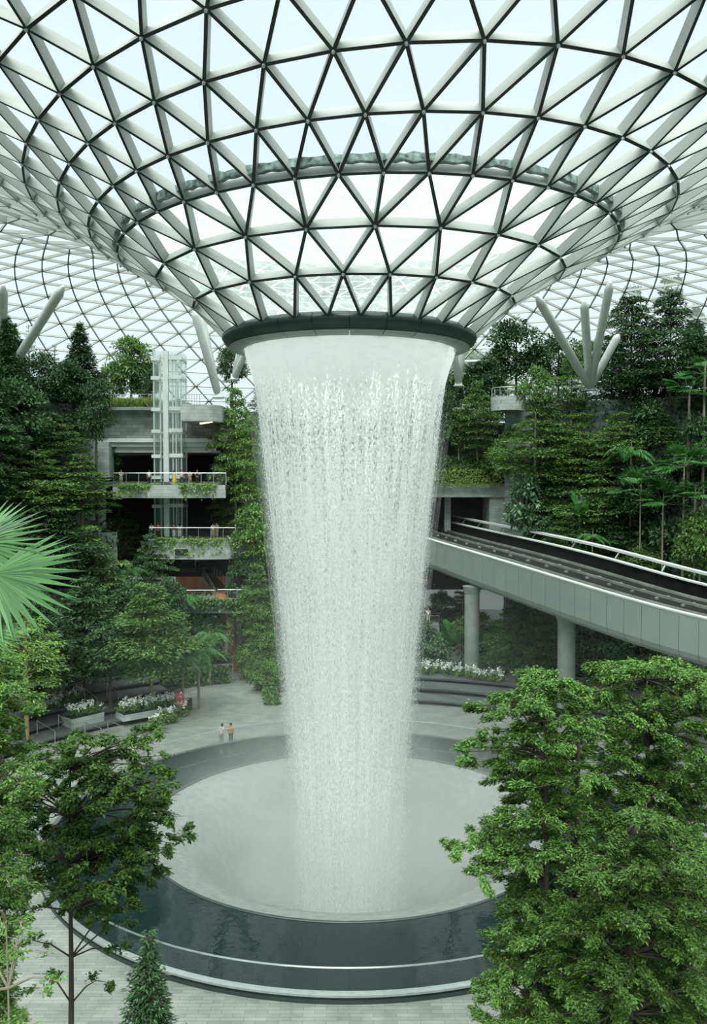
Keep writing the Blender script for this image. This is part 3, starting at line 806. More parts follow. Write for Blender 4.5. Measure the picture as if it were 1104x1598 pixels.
tr = MB(); tr.tube([(0,0,0),(.05,.02,.25),(-.03,.03,.55),(.02,-.02,.8),(0,0,1)], [1.25,1.0,.9,.8,.7], 8)
def trunk_mesh(mat):
    me = bpy.data.meshes.new('trunk'); me.from_pydata(tr.v, [], tr.f); me.materials.append(mat); me.polygons.foreach_set('use_smooth', [True]*len(tr.f)); me.update(); return me
TRUNK = {k: trunk_mesh(M[k]) for k in ('bark', 'bark_dark', 'bark_yellow')}
st = MB()
for k in range(3):
    a = 2*PI*k/3+.5; st.bar((math.cos(a)*.9, math.sin(a)*.9, 0), (math.cos(a)*.06, math.sin(a)*.06, 2.2), .07)
stake_me = bpy.data.meshes.new('stakes'); stake_me.from_pydata(st.v, [], st.f); stake_me.materials.append(M['bark']); stake_me.update()

KIND = {'tiered':('tiered_tree','mid green tree with layered flat branches'), 'light':('tiered_tree','bright green tree with airy layered branches'),
        'tiered_dark':('tiered_tree','dark evergreen tree with layered branches'), 'conifer':('conifer','dark pointed conifer'),
        'araucaria':('conifer','slim spiky conifer with open whorls'), 'round':('broadleaf_tree','leafy rounded green tree'),
        'round_dark':('broadleaf_tree','dense dark leafy tree'), 'column':('column_tree','narrow dark column-shaped tree'),
        'broadleaf':('broad_leaf_shrub','broad-leaved grey green shrub'), 'palm':('feather_palm','feather palm with arching fronds'),
        'fan_palm':('fan_palm','fan palm with split round leaves'), 'topiary':('clipped_shrub','clipped mushroom-shaped shrub'),
        'paddle':('paddle_leaf_plant','plant with big upright pale paddle leaves')}
WHERE = {'BH':('behind the falling water','trees behind the waterfall'), 'UL':('on upper left terrace','upper left terrace trees'), 'ML':('on left slope','left slope trees'),
         'LL':('behind left seating steps','trees behind the left seating'), 'LF':('between balconies and waterfall','trees left of the waterfall'),
         'RB':('close to waterfall right edge','trees right of the waterfall'), 'UR':('on upper right terrace','upper right terrace trees'),
         'MR':('on right slope above track','right slope trees'), 'UT':('shaded below the track','plants below the track')}
ORD = ['leftmost','second from left','third from left','fourth from left','fifth from left','sixth from left','seventh from left','eighth from left','ninth from left','tenth from left','eleventh from left','twelfth from left','thirteenth from left','fourteenth from left','fifteenth from left','sixteenth from left']
TREES = [
 # region, px, crown top, crown foot, half width (photo pixels), distance, kind, trunk radius
 ('UL',12,490,650,48,88,'conifer',.25),('UL',46,503,606,24,100,'araucaria',.18),('UL',86,535,620,20,101,'araucaria',.18),('UL',126,500,622,42,98,'conifer',.22),
 ('UL',205,523,618,40,102,'round',.22),('UL',150,585,700,29,88,'round_dark',.16),('UL',28,585,720,58,86,'round_dark',.2),('UL',-12,540,700,50,82,'conifer',.25),
 ('UL',22,500,680,52,93,'conifer',.25),('UL',62,545,650,34,95,'round_dark',.18),('UL',112,560,650,40,94,'round_dark',.18),('UL',176,560,636,24,102,'round',.14),('UL',228,562,634,28,102,'round_dark',.14),('UL',-20,600,760,60,80,'tiered_dark',.2),
 ('UL',78,600,622,15,97,'topiary',.1),('UL',106,592,622,17,97,'topiary',.1),('UL',128,594,620,13,98,'topiary',.1),('UL',240,575,615,16,100,'round_dark',.12),
 ('ML',78,640,735,62,82,'tiered',.2),('ML',55,700,810,78,78,'tiered',.2),('ML',128,705,800,62,80,'tiered',.2),('ML',170,680,795,25,84,'column',.14),
 ('ML',12,760,880,62,74,'tiered',.2),('ML',90,790,900,72,74,'tiered_dark',.2),('ML',187,785,868,40,80,'light',.16),('ML',140,815,960,66,72,'tiered',.2),
 ('ML',236,828,945,40,78,'tiered_dark',.18),('ML',25,860,1000,62,70,'tiered_dark',.2),('ML',200,850,915,34,75,'palm',.12),('ML',10,660,760,50,80,'round_dark',.2),
 ('ML',205,900,1000,50,76,'round_dark',.18),('ML',100,640,700,40,90,'round_dark',.15),('ML',285,880,960,32,80,'palm',.12),('ML',265,900,985,36,82,'round_dark',.16),
 ('LL',236,905,1055,78,69,'tiered',.2),('LL',132,895,1050,72,71,'tiered_dark',.2),('LL',60,925,1075,62,69,'tiered_dark',.2),('LL',172,965,1060,50,74,'round_dark',.16),
 ('LL',310,975,1045,42,73,'palm',.13),('LL',285,985,1050,36,75,'palm',.13),('LL',327,945,1015,34,77,'palm',.13),('LL',262,1030,1075,24,70,'broadleaf',.08),
 ('LL',205,1045,1075,20,68,'topiary',.07),('LL',15,990,1090,50,66,'light',.14),('LL',-10,900,1040,50,66,'tiered_dark',.2),('LL',100,980,1060,45,76,'round_dark',.16),
 ('LF',368,598,770,46,97,'tiered',.2),('LF',362,540,605,28,106,'round_dark',.2),('LF',396,640,800,38,95,'light',.16),('LF',362,700,835,40,99,'tiered',.18),
 ('LF',396,785,900,40,93,'round',.16),('LF',402,875,990,36,89,'tiered',.16),('LF',408,950,1075,42,87,'light',.16),('LF',378,860,965,30,92,'round_dark',.16),
 ('LF',430,700,900,40,100,'tiered',.2),('LF',420,1030,1090,30,82,'round',.12),('LF',388,990,1060,22,90,'round',.12),
 ('RB',706,555,690,30,92,'tiered',.16),('RB',728,520,640,42,101,'round',.2),('RB',766,555,660,48,92,'tiered',.16),('RB',690,610,700,22,93,'round_dark',.14),
 ('RB',745,590,700,38,97,'tiered',.14),('RB',716,635,708,26,99,'round',.12),('RB',690,560,640,26,100,'tiered',.14),
 ('BH',430,560,680,46,110,'tiered_dark',.2),('BH',480,550,690,50,111,'round_dark',.2),('BH',530,545,680,48,112,'tiered',.2),('BH',580,550,690,50,111,'round_dark',.2),('BH',628,545,680,46,112,'tiered_dark',.2),('BH',668,560,690,40,111,'round_dark',.2),
 ('BH',450,640,760,54,106,'tiered',.2),('BH',515,650,760,52,107,'round_dark',.2),('BH',575,640,770,54,106,'tiered_dark',.2),('BH',640,650,770,50,107,'round_dark',.2),
 ('UR',806,495,605,54,100,'round_dark',.22),('UR',760,545,640,36,113,'round_dark',.2),('UR',836,565,660,30,92,'round',.16),('UR',872,520,612,42,103,'round_dark',.2),
 ('UR',892,545,640,36,94,'tiered',.16),('UR',985,440,606,54,92,'tiered_dark',.22),('UR',1046,425,606,54,90,'tiered_dark',.22),('UR',1094,520,640,44,88,'tiered_dark',.2),
 ('UR',955,520,622,48,98,'tiered_dark',.2),('UR',915,530,600,30,103,'round',.16),('UR',1020,560,650,52,93,'round_dark',.2),('UR',1085,470,600,40,96,'conifer',.2),
 ('MR',846,615,745,72,88,'tiered',.18),('MR',905,640,765,62,86,'light',.18),('MR',965,640,745,60,86,'tiered',.18),('MR',1010,620,725,50,88,'round_dark',.18),
 ('MR',800,660,770,36,90,'round',.16),('MR',822,745,840,36,85,'broadleaf',.14),('MR',872,700,805,58,84,'tiered',.16),('MR',935,720,840,66,82,'tiered',.16),
 ('MR',1005,720,830,52,81,'round_dark',.16),('MR',1062,700,815,52,81,'round_dark',.16),('MR',1095,640,760,42,82,'round_dark',.16),('MR',893,790,885,46,80,'tiered',.14),
 ('MR',960,800,885,42,79,'tiered_dark',.14),('MR',1040,800,905,46,77,'broadleaf',.14),('MR',1092,790,905,42,75,'round',.14),('MR',870,820,880,36,82,'broadleaf',.12),
 ('MR',1000,850,905,36,77,'round',.1),('MR',770,690,745,28,95,'round',.12),('MR',850,775,850,40,86,'round_dark',.12),('MR',1030,640,700,40,90,'tiered',.14),
 ('MR',1076,585,632,34,83,'fan_palm',.15),('MR',1100,555,600,28,86,'fan_palm',.15),('MR',1000,745,790,38,79,'fan_palm',.1),('MR',1035,760,800,34,78,'fan_palm',.1),
 ('MR',905,785,830,27,80,'paddle',.1),('MR',1068,700,745,40,80,'fan_palm',.12),('MR',985,665,730,38,84,'palm',.12),('MR',925,815,850,26,79,'palm',.08),('MR',1085,745,790,30,78,'fan_palm',.1),
 ('UT',703,972,1040,30,91,'paddle',.12),('UT',745,950,1035,48,93,'round',.14),('UT',805,930,1040,54,92,'tiered',.14),('UT',865,920,1040,56,90,'tiered',.14),
 ('UT',930,940,1050,60,88,'round_dark',.14),('UT',1000,980,1060,56,84,'round_dark',.14),('UT',770,1000,1050,40,88,'palm',.1),('UT',680,990,1045,26,90,'broadleaf',.1),
 ('UT',720,920,990,36,95,'tiered_dark',.14),('UT',690,920,985,28,96,'round_dark',.14),('UT',825,1000,1050,36,86,'broadleaf',.1),('UT',650,960,1040,36,92,'round_dark',.14),
]
groups = {}
for t in TREES: groups.setdefault((t[0], KIND[t[6]][1]), []).append(t[1])
for v in groups.values(): v.sort()
tcount = {}
TL = {'LL':3.6,'UT':.6,'UL':1.5,'UR':1.5}
def stand(px, py, d0, tl):
    """distance at which the crown foot seen at a pixel is about tl above a terrace"""
    for d in np.arange(max(58, d0-24), d0+30, .25):
        p = at(px, py, d)
        if p.z-tier_height(p.x, p.y) <= tl: return float(d)+.3
    return d0
for (reg, px, top, foot, hw, dist, kind, trr) in TREES:
    if reg not in ('LF', 'UL', 'UR', 'BH'): dist = stand(px, foot, dist, TL.get(reg, 2.2) if kind not in ('broadleaf','topiary','paddle') else .5)
    if reg == 'MR' and kind in ('palm', 'fan_palm', 'paddle'): dist -= 5.5
    ptop, pfoot = at(px, top, dist), at(px, foot, dist)
    rad = hw/F_PX*dist; h = ptop.z-pfoot.z
    gz = tier_height(pfoot.x, pfoot.y); base = min(gz, pfoot.z-.2)
    nm, desc = KIND[kind]; lst = groups[(reg, desc)]
    lab = f"{desc} {WHERE[reg][0]}"
    if len(lst) > 1: lab = f"{ORD[lst.index(px)]} {desc} {WHERE[reg][0]}"
    T = thing(nm, lab, 'tree' if kind not in ('broadleaf','topiary','paddle') else 'shrub', (pfoot.x, pfoot.y, base), 0, WHERE[reg][1])
    k = tcount[kind] = tcount.get(kind, -1)+1
    lm, bm, ph, pr = PROTO[kind][k % len(PROTO[kind])]
    tm = TRUNK['bark_dark' if kind in ('tiered_dark','conifer','araucaria','round_dark','column') else 'bark']
    cz = pfoot.z-base
    palm = kind in ('palm', 'fan_palm', 'paddle')
    trunk = link('trunk', tm, T); trunk.scale = (trr, trr, cz+(h*.35 if palm else .3))
    rot = random.uniform(0, 6.28)
    c = link('crown', lm, T); c.location = (0, 0, cz+(h*.35 if palm else 0)); c.rotation_euler = (0, 0, rot); c.scale = (rad/pr, rad/pr, h/ph)
    if palm: c.scale = (rad/pr*1.15,)*3
    b = link('branches' if not palm else 'leaf_stalks', bm, T); b.location = c.location; b.rotation_euler = c.rotation_euler; b.scale = c.scale

# staked slim trunks on the planted ledge right of the fall already carry crowns; their stakes:
for px, py, d, lab in ((763,712,112,'timber stakes bracing the thin trunk nearest the round balcony'),(718,713,112,'timber stakes bracing the middle thin trunk right of the waterfall'),(684,713,112,'timber stakes bracing the thin trunk beside the waterfall')):
    p = at(px, py, d)
    T = thing('tree_stakes', lab, 'stakes', (p.x, p.y, tier_height(p.x, p.y)), 0, 'tree stakes on the ledge'); link('stakes', stake_me, T)

# ground cover on the terraces (nobody could count the leaves)
def cover(T, a0, a1, n, seed, mat, name, label, rmax, size=.42):
    g = np.random.default_rng(seed); P = []; Nn = []; D = []
    tops = [(T[i][0], T[i+1][0] if i+1 < len(T) else rmax, T[i][1]) for i in range(len(T))]
    for (r0, r1, z) in tops:
        k = int(n/len(tops)*.55); r = g.uniform(r0, min(r1, r0+4), k); a = np.radians(g.uniform(a0, a1, k))
        P.append(np.stack([r*np.cos(a), r*np.sin(a), z+np.abs(g.normal(0, .45, k))+.05], 1))
        D.append(np.stack([g.normal(0,1,k), g.normal(0,1,k), g.normal(.2,.5,k)], 1)); Nn.append(np.stack([g.normal(0,.5,k), g.normal(0,.5,k), np.ones(k)], 1))
    prev = 0
    for (r0, z) in T:
        k = int(n/len(T)*.45); a = np.radians(g.uniform(a0, a1, k)); t = g.beta(1.6, 1.1, k); zz = prev+(z-prev)*t; off = np.abs(g.normal(0, .22, k))+.03
        er = np.stack([np.cos(a), np.sin(a), 0*a], 1)
        P.append(er*(r0-off)[:, None]+np.stack([0*a, 0*a, zz], 1)); D.append(np.stack([g.normal(0,.6,k), g.normal(0,.6,k), g.normal(-.6,.4,k)], 1)); Nn.append(-er+g.normal(0,.4,(k,3))); prev = z
    P = np.concatenate(P); D = np.concatenate(D); Nn = np.concatenate(Nn)
    keep = np.ones(len(P), bool)
    for (x0, x1, y0, y1) in ((5, 19.5, 43, 54),): keep &= ~((P[:,0] > x0) & (P[:,0] < x1) & (P[:,1] > y0) & (P[:,1] < y1))
    P, D, Nn = P[keep], D[keep], Nn[keep]
    L = size*g.uniform(.5, 1.3, len(P))
    o = link(name, leaves_mesh(name, [leaf_arrays(P, D, Nn, L, L*.5)], mat))
    tag(o, label, 'plants', kind='stuff')
cover(LT, 122, 215, 60000, 5, M['leaf_dark'], 'ground_cover', 'dark leafy ground cover and creepers over the left terraces', 66)
cover(RT, -20, 66, 80000, 6, M['leaf_dark'], 'ground_cover', 'dark leafy ground cover and creepers over the right terraces', 66)
cover(BT, 85, 104, 14000, 9, M['leaf_dark'], 'ground_cover', 'dark leafy cover on the terraces far behind the waterfall', 74)
cover(MT, 109, 122, 8000, 8, M['leaf_mid'], 'ground_cover', 'low green cover on the terraces below the balconies', 46)

# ------------------------------------------------------------------ balconies, walls and lift tower (left, behind)
def slab(px0, px1, py0, py1, d0, d1):
    """box seen between two pixels at its front distance, running back to d1"""
    a = at(px0, py1, d0); b = at(px1, py0, d0); y1 = d1-50
    return [(a.x,a.y,a.z),(b.x,a.y,a.z),(b.x,y1,a.z),(a.x,y1,a.z),(a.x,a.y,b.z),(b.x,a.y,b.z),(b.x,y1,b.z),(a.x,y1,b.z)]
def slab_mb(*a): m_ = MB(); m_.hexa(slab(*a)); return m_
wb = structure('wall_back', 'grey stone back building with open floors left of the waterfall')
slab_mb(112, 340, 634, 684, 99, 112).build('upper_wall', M['wallstone'], wb)
slab_mb(112, 290, 626, 640, 98.6, 112).build('terrace_edge', M['palestone'], wb)
mb = MB(); mb.hexa(slab(140, 332, 684, 690, 97.6, 101)); mb.hexa(slab(140, 332, 690, 697, 98.0, 101)); mb.hexa(slab(140, 332, 697, 706, 98.5, 101)); mb.build('fascia_beam', M['plaster'], wb)
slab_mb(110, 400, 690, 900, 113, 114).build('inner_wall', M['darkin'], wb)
slab_mb(110, 345, 752, 757, 93.5, 113).build('middle_floor', M['darkstone'], wb)
slab_mb(225, 400, 838, 843, 94.5, 113).build('lower_floor', M['darkstone'], wb)
slab_mb(110, 345, 703, 707, 100, 113).build('ceiling_slab', M['plaster'], wb)
slab_mb(345, 352, 700, 840, 100, 113).build('side_wall', M['darkin'], wb)
slab_mb(395, 402, 770, 960, 96, 113).build('side_wall', M['wallstone'], wb)
slab_mb(275, 400, 876, 1000, 121, 122).build('passage_wall', M['timber'], wb)
slab_mb(60, 135, 745, 770, 96, 112).build('parapet', M['palestone'], wb)
slab_mb(105, 170, 690, 745, 97, 99).build('stair_wall', M['palestone'], wb)

def glass_rail(parent, p0, p1, h=1.15, npan=6, posts=True):
    p0, p1 = Vector(p0), Vector(p1)
    for k in range(npan):
        a = p0.lerp(p1, (k+.03)/npan); b = p0.lerp(p1, (k+.97)/npan); up = Vector((0,0,h-.08))
        m_ = MB(); m_.bar(a+up*.5+Vector((0,0,.02)), b+up*.5+Vector((0,0,.02)), .03, h-.12); m_.build('glass_panel', M['clear'], parent)
    if posts:
        for k in range(npan+1):
            a = p0.lerp(p1, k/npan); m_ = MB(); m_.bar(a, a+Vector((0,0,h)), .05); m_.build('post', M['chrome'], parent)
    m_ = MB(); m_.tube([p0+Vector((0,0,h)), p1+Vector((0,0,h))], .045, 8); m_.build('handrail', M['chrome'], parent)

def balcony(label, px0, px1, py_top, py_bot, d, depth, mat, npan):
    a = at(px0, py_bot, d); b = at(px1, py_top, d)
    T = thing('balcony', label, 'balcony', (0,0,0), 0)
    n = 14; w_ = b.x-a.x; cx = (a.x+b.x)/2; bul = .9
    top = []; m_ = MB()
    pts = [(a.x+w_*i/n, a.y-bul*math.sin(PI*i/n)) for i in range(n+1)]
    for i in range(n):
        (x0, y0), (x1, y1) = pts[i], pts[i+1]
        m_.hexa([(x0,y0,a.z),(x1,y1,a.z),(x1,y1+.45,a.z),(x0,y0+.45,a.z),(x0,y0,b.z),(x1,y1,b.z),(x1,y1+.45,b.z),(x0,y0+.45,b.z)])
    m_.build('parapet', mat, T)
    m_ = MB(); m_.hexa([(a.x,a.y,b.z-.4),(b.x,a.y,b.z-.4),(b.x,a.y+depth,b.z-.4),(a.x,a.y+depth,b.z-.4),(a.x,a.y,b.z-.01),(b.x,a.y,b.z-.01),(b.x,a.y+depth,b.z-.01),(a.x,a.y+depth,b.z-.01)])
    m_.build('floor_slab', M['darkstone'], T)
    return T, a, b, pts
mid, a2, b2, pts2 = balcony('middle grey stone balcony with hanging plants and people along its rail', 176, 352, 757, 777, 92, 9, M['palestone'], 8)
glass_rail(mid, (a2.x, a2.y+.5, b2.z), (b2.x, a2.y+.5, b2.z), 1.3, 9)
low, a1, b1, pts1 = balcony('lower grey stone balcony with dark square opening above the reddish path', 232, 386, 841, 872, 93, 9, M['palestone'], 8)
glass_rail(low, (a1.x, a1.y+.5, b1.z), (b1.x, a1.y+.5, b1.z), 1.2, 8)
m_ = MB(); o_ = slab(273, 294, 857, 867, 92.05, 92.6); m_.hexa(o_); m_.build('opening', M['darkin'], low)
m_ = MB(); q_ = slab(271.5, 295.5, 855.5, 868.5, 92.12, 92.5); m_.hexa(q_); m_.build('opening_frame', M['plaster'], low)
# rounded terrace balcony by the lift
T = thing('balcony', 'upper rounded stone balcony with rail beside the lift tower top', 'balcony')
a = at(282, 657, 93); b = at(343, 631, 93)
m_ = MB(); cx = b.x-2.2; n = 12
pts = [(a.x, a.y), (cx, a.y)]+[(cx+2.2*math.sin(t), a.y+2.2-2.2*math.cos(t)) for t in np.linspace(.15, PI/2, 8)]+[(cx+2.2, a.y+8)]
for i in range(len(pts)-1):
    (x0, y0), (x1, y1) = pts[i], pts[i+1]; m_.quad((x0,y0,a.z),(x1,y1,a.z),(x1,y1,b.z),(x0,y0,b.z))
k0 = len(m_.v); m_.v += [(x, y, b.z) for x, y in pts]+[(a.x, a.y+8, b.z)]; m_.face(range(k0, k0+len(pts)+1))
k0 = len(m_.v); m_.v += [(x, y, a.z) for x, y in pts]+[(a.x, a.y+8, a.z)]; m_.face(list(range(k0, k0+len(pts)+1))[::-1])
m_.build('parapet', M['palestone'], T)
rm = MB()
for (x0, y0), (x1, y1) in zip(pts[:-1], pts[1:]):
    rm.bar((x0, y0+.15, b.z+1.1), (x1, y1+.15, b.z+1.1), .06); rm.bar((x0, y0+.15, b.z+.6), (x1, y1+.15, b.z+.6), .03)
rm.build('handrail', M['chrome'], T)
for i in np.linspace(0, 1, 8):
    m_ = MB(); x = a.x+(cx-a.x)*i; m_.bar((x, a.y+.15, b.z), (x, a.y+.15, b.z+1.1), .05); m_.build('post', M['chrome'], T)
# warm strip light under it
p, q = at(313, 661, 96), at(331, 658, 94)
m, nt, out = new_mat('warm lamp tube'); e = N(nt, 'ShaderNodeEmission'); e.inputs[0].default_value = (1,.55,.32,1); e.inputs[1].default_value = 4; nt.links.new(e.outputs[0], out.inputs[0]); M['lamp'] = m
T = thing('strip_light', 'warm glowing strip light under the upper rounded balcony', 'light', p)
m_ = MB(); m_.bar((0,0,0), q-p, .16); m_.build('tube', M['lamp'], T)
m_ = MB(); m_.bar((0,0,.12), q-p+Vector((0,0,.12)), .24, .08); m_.build('housing', M['plaster'], T)

# terrace rail upper left
T = thing('terrace_railing', 'thin post railing along the grassy upper left terrace edge', 'railing')
r0, r1 = at(66, 633, 97), at(245, 631, 97)
for k in range(15):
    c = r0.lerp(r1, k/14); m_ = MB(); m_.bar(c, c+Vector((0,0,1.2)), .06); m_.build('post', M['bark_yellow'] if k < 6 else M['chrome'], T)
m_ = MB(); m_.bar(r0+Vector((0,0,1.15)), r1+Vector((0,0,1.15)), .05); m_.build('handrail', M['chrome'], T)
g = np.random.default_rng(40); n = 5200; t = g.uniform(0, 1, n)
P = np.array(r0)[None]*(1-t)[:, None]+np.array(r1)[None]*t[:, None]+np.stack([0*t, g.uniform(-.5, .9, n), g.uniform(-.3, .1, n)], 1)
tag(link('long_grass', leaves_mesh('long_grass', [leaf_arrays(P, np.stack([g.normal(0,.3,n), g.normal(-.2,.3,n), np.ones(n)], 1), np.stack([g.normal(0,1,n), -np.ones(n), 0*t], 1), g.uniform(.4,1.0,n), .10)], M['leaf_yellow'])), 'yellow green long grass along the upper left terrace railing', 'grass', kind='stuff')

# lift tower
p0, p1 = at(241, 850, 95.5), at(283, 548, 95.5)
LX0, LX1, LY0, LZ0, LZ1 = p0.x, p1.x, p0.y, p0.z, p1.z; LY1 = LY0+3.0
lift = thing('lift_tower', 'white framed glass lift tower rising past the balconies', 'lift tower', ((LX0+LX1)/2, LY0+1.5, LZ0))
def L_(x, y, z): return (x-lift.location.x, y-lift.location.y, z-lift.location.z)
xm0, xm1 = at(257, 700, 95.5).x, at(263, 700, 95.5).x
m_ = MB(); m_.bar(L_((xm0+xm1)/2, LY0, LZ0), L_((xm0+xm1)/2, LY0, LZ1), xm1-xm0+.15); m_.build('mast', M['steel'], lift)
for x in (LX0+.08, at(251,700,95.5).x, at(270,700,95.5).x, at(275,700,95.5).x, LX1-.08):
    for y in (LY0+.1, LY1):
        m_ = MB(); m_.bar(L_(x, y, LZ0), L_(x, y, LZ1-.3), .13); m_.build('column', M['steel'], lift)
for py in (560, 590, 639, 673, 712, 745, 790):
    z = at(260, py, 95.5).z
    m_ = MB(); m_.bar(L_(LX0-.2, LY0+.05, z), L_(at(251,700,95.5).x, LY0+.05, z), .3, .38); m_.bar(L_(xm1, LY0+.05, z+.1), L_(LX1+.1, LY0+.05, z+.1), .3, .42)
    m_.bar(L_(LX0, LY1, z), L_(LX1, LY1, z), .2, .3); m_.bar(L_(LX0, LY0, z), L_(LX0, LY1, z), .15, .3); m_.bar(L_(LX1, LY0, z), L_(LX1, LY1, z), .15, .3); m_.build('ring_beam', M['steel'], lift)
for (x0, x1, y0, y1) in ((LX0, xm0, LY0, LY0), (xm1, LX1, LY0, LY0), (LX0, LX0, LY0, LY1), (LX1, LX1, LY0, LY1), (LX0, LX1, LY1, LY1)):
    m_ = MB(); m_.hexa([L_(x0-.02,y0-.02,LZ0+1),L_(x1+.02,y0-.02,LZ0+1),L_(x1+.02,y1+.02,LZ0+1),L_(x0-.02,y1+.02,LZ0+1),L_(x0-.02,y0-.02,LZ1),L_(x1+.02,y0-.02,LZ1),L_(x1+.02,y1+.02,LZ1),L_(x0-.02,y1+.02,LZ1)]); m_.build('glass_wall', M['lift_glass'], lift)
m_ = MB(); zc = at(260, 735, 95.5).z; m_.box(L_(at(273,700,95.5).x, LY0+1.4, zc), (1.7, 2.0, 2.6)); m_.build('car', M['lift_glass'], lift)

# bridge over the path and the reddish upper path
def poly_slab(name, quad_px, z, th, mat, parent):
    P = [on_z(px, py, z) for px, py in quad_px]; m_ = MB()
    m_.hexa([(p.x,p.y,z-th) for p in P]+[(p.x,p.y,z) for p in P]); return m_.build(name, mat, parent), P
br_ = thing('footbridge', 'green covered stone footbridge crossing above the ground path', 'bridge')
m_ = MB(); m_.hexa(slab(262, 384, 937, 957, 89, 93)); m_.build('deck', M['wallstone'], br_)
glass_rail(br_, at(240, 938, 89.2), at(336, 938, 89.2), 1.15, 6)
glass_rail(br_, at(340, 937, 89.2), at(384, 937, 89.2), 1.15, 3)
pt = thing('upper_path', 'reddish timber path with steel rails running back under the lower balcony', 'path')
z = 8.05
P = [at(337, 936, 89.5), at(371, 936, 89.5), at(327, 888, 118), at(312, 888, 118)]
m_ = MB(); m_.hexa([(p.x,p.y,p.z-.25) for p in P]+[tuple(p) for p in P]); m_.build('deck', M['timber'], pt)
for (a, b) in ((P[0], P[3]), (P[1], P[2])):
    rm = MB(); rm.bar(a+Vector((0,0,1.1)), b+Vector((0,0,1.1)), .06)
    rm.build('handrail', M['chrome'], pt)
    for k in range(10):
        c = a.lerp(b, k/9); m_ = MB(); m_.bar(c, c+Vector((0,0,1.1)), .05); m_.build('post', M['chrome'], pt)
# passage landing with side rail under the lower balcony
m_ = MB(); m_.hexa(slab(280, 322, 889, 893, 112, 120)); m_.build('landing', M['darkstone'], pt)
m_ = MB(); a, b = at(283, 888, 112), at(312, 888, 112); m_.bar(a+Vector((0,0,1)), b+Vector((0,0,1)), .07); m_.build('handrail', M['chrome'], pt)

# vines hanging from balconies and bridge
def vines(px0, px1, py0, length, d, n, seed, label, mat='leaf_vine', clump=9, size=.22):
    g = np.random.default_rng(seed); a, b = at(px0, py0, d), at(px1, py0, d)
    c = g.uniform(0, 1, clump); cl = g.uniform(.25, 1, clump); k = g.integers(0, clump, n)
    t = np.where(g.uniform(0, 1, n) < .5, g.uniform(0, 1, n), np.clip(c[k]+g.normal(0, .025, n), 0, 1))
    dz = np.where(g.uniform(0, 1, n) < .55, np.abs(g.normal(0, .25, n))-.2, g.uniform(0, 1, n)**1.3*length*cl[k])
    P = np.array(a)[None]*(1-t)[:, None]+np.array(b)[None]*t[:, None]+np.stack([0*t, -np.abs(g.normal(0, .12, n))-.05-.9*np.sin(np.pi*t)*(1 if d < 93.5 and d > 90.5 else 0), -dz], 1)
    D = np.stack([g.normal(0,.6,n), g.normal(-.4,.3,n), g.normal(-.5,.5,n)], 1); Nn = np.stack([g.normal(0,.5,n), -np.ones(n), np.ones(n)*.6], 1)
    L = size*g.uniform(.6, 1.5, n)
    tag(link('hanging_vines', leaves_mesh('hanging_vines', [leaf_arrays(P, D, Nn, L, L*.6)], M[mat])), label, 'vines', kind='stuff')
vines(186, 250, 757, 1.1, 92, 1100, 1, 'bright green vines along the left part of the middle balcony')
vines(268, 340, 757, 1.6, 92, 1100, 2, 'bright green vines over the right part of the middle balcony')
vines(240, 372, 841, 2.2, 93, 1000, 3, 'trailing green vines over the lower balcony front')
vines(262, 384, 937, 1.2, 89, 2600, 4, 'dense creeper covering the footbridge side', 'leaf_mid', 20, .26)
vines(355, 362, 962, 4.2, 90, 900, 9, 'yellow flowering creeper hanging below the footbridge', 'leaf_yellow', 6, .24)

# green hedge bank along the right side of the path
g = np.random.default_rng(12); n = 9000; t = g.uniform(0, 1, n); q0, q1 = np.array([-7.6, 26.5, 0]), np.array([-11.2, 52, .2])
P = q0[None]*(1-t)[:, None]+q1[None]*t[:, None]; hgt = .4+2.2*t; s_ = g.uniform(0, 1, n)
P += np.stack([g.uniform(0, 1.3, n), 0*t, hgt*s_], 1); D = np.stack([g.normal(-.5,.6,n), g.normal(0,.6,n), g.normal(.2,.5,n)], 1); Nn = np.stack([-np.ones(n), g.normal(0,.5,n), np.ones(n)], 1)
L = g.uniform(.2, .5, n)
tag(link('hedge_bank', leaves_mesh('hedge_bank', [leaf_arrays(P, D, Nn, L, L*.5)], M['leaf_mid'])), 'low green hedge bank along the right side of the ground path', 'hedge', kind='stuff')

# ------------------------------------------------------------------ steel tree columns carrying the shell
def strut(parent, p, q, r):
    m_ = MB(); p, q = Vector(p), Vector(q); m_.tube([p, p.lerp(q, .06), p.lerp(q, .94), q], [r*.5, r, r, r*.35], 12); m_.build('strut', M['steel'], parent, True)
def steel_tree(label, base, tops, r=.42):
    b = at(*base); gz_ = b.z-1.0
    T = thing('steel_column', label, 'column', (b.x, b.y, gz_), 0)
    for t in tops:
        p = at(*t); strut(T, (0, 0, b.z-gz_), p-b+Vector((0,0,b.z-gz_)), r)
    m_ = MB(); m_.lathe([(.001,.75),(.62,.75),(.62,.9),(.46,.95),(.40,1.5),(.001,1.6)], 16); m_.build('base', M['steel'], T, True)
steel_tree('white branching steel column left of the waterfall ring', (341, 618, 90), [(303, 486, 86), (314, 492, 89)], .38)
steel_tree('white steel column pair behind the ring left edge', (366, 590, 100), [(392, 530, 96), (378, 530, 98)], .38)
steel_tree('long leaning white steel strut at upper left', (2, 600, 93), [(99, 447, 79)], .46)
steel_tree('white steel strut at the far left edge', (4, 600, 98), [(5, 445, 84)], .46)
steel_tree('four-armed white steel column on the upper right terrace', (921, 606, 92), [(838, 462, 78), (912, 470, 82), (953, 440, 80), (966, 522, 88)], .42)
steel_tree('white steel column close to the right edge of the ring', (716, 600, 102), [(706, 520, 98), (724, 530, 100)], .38)

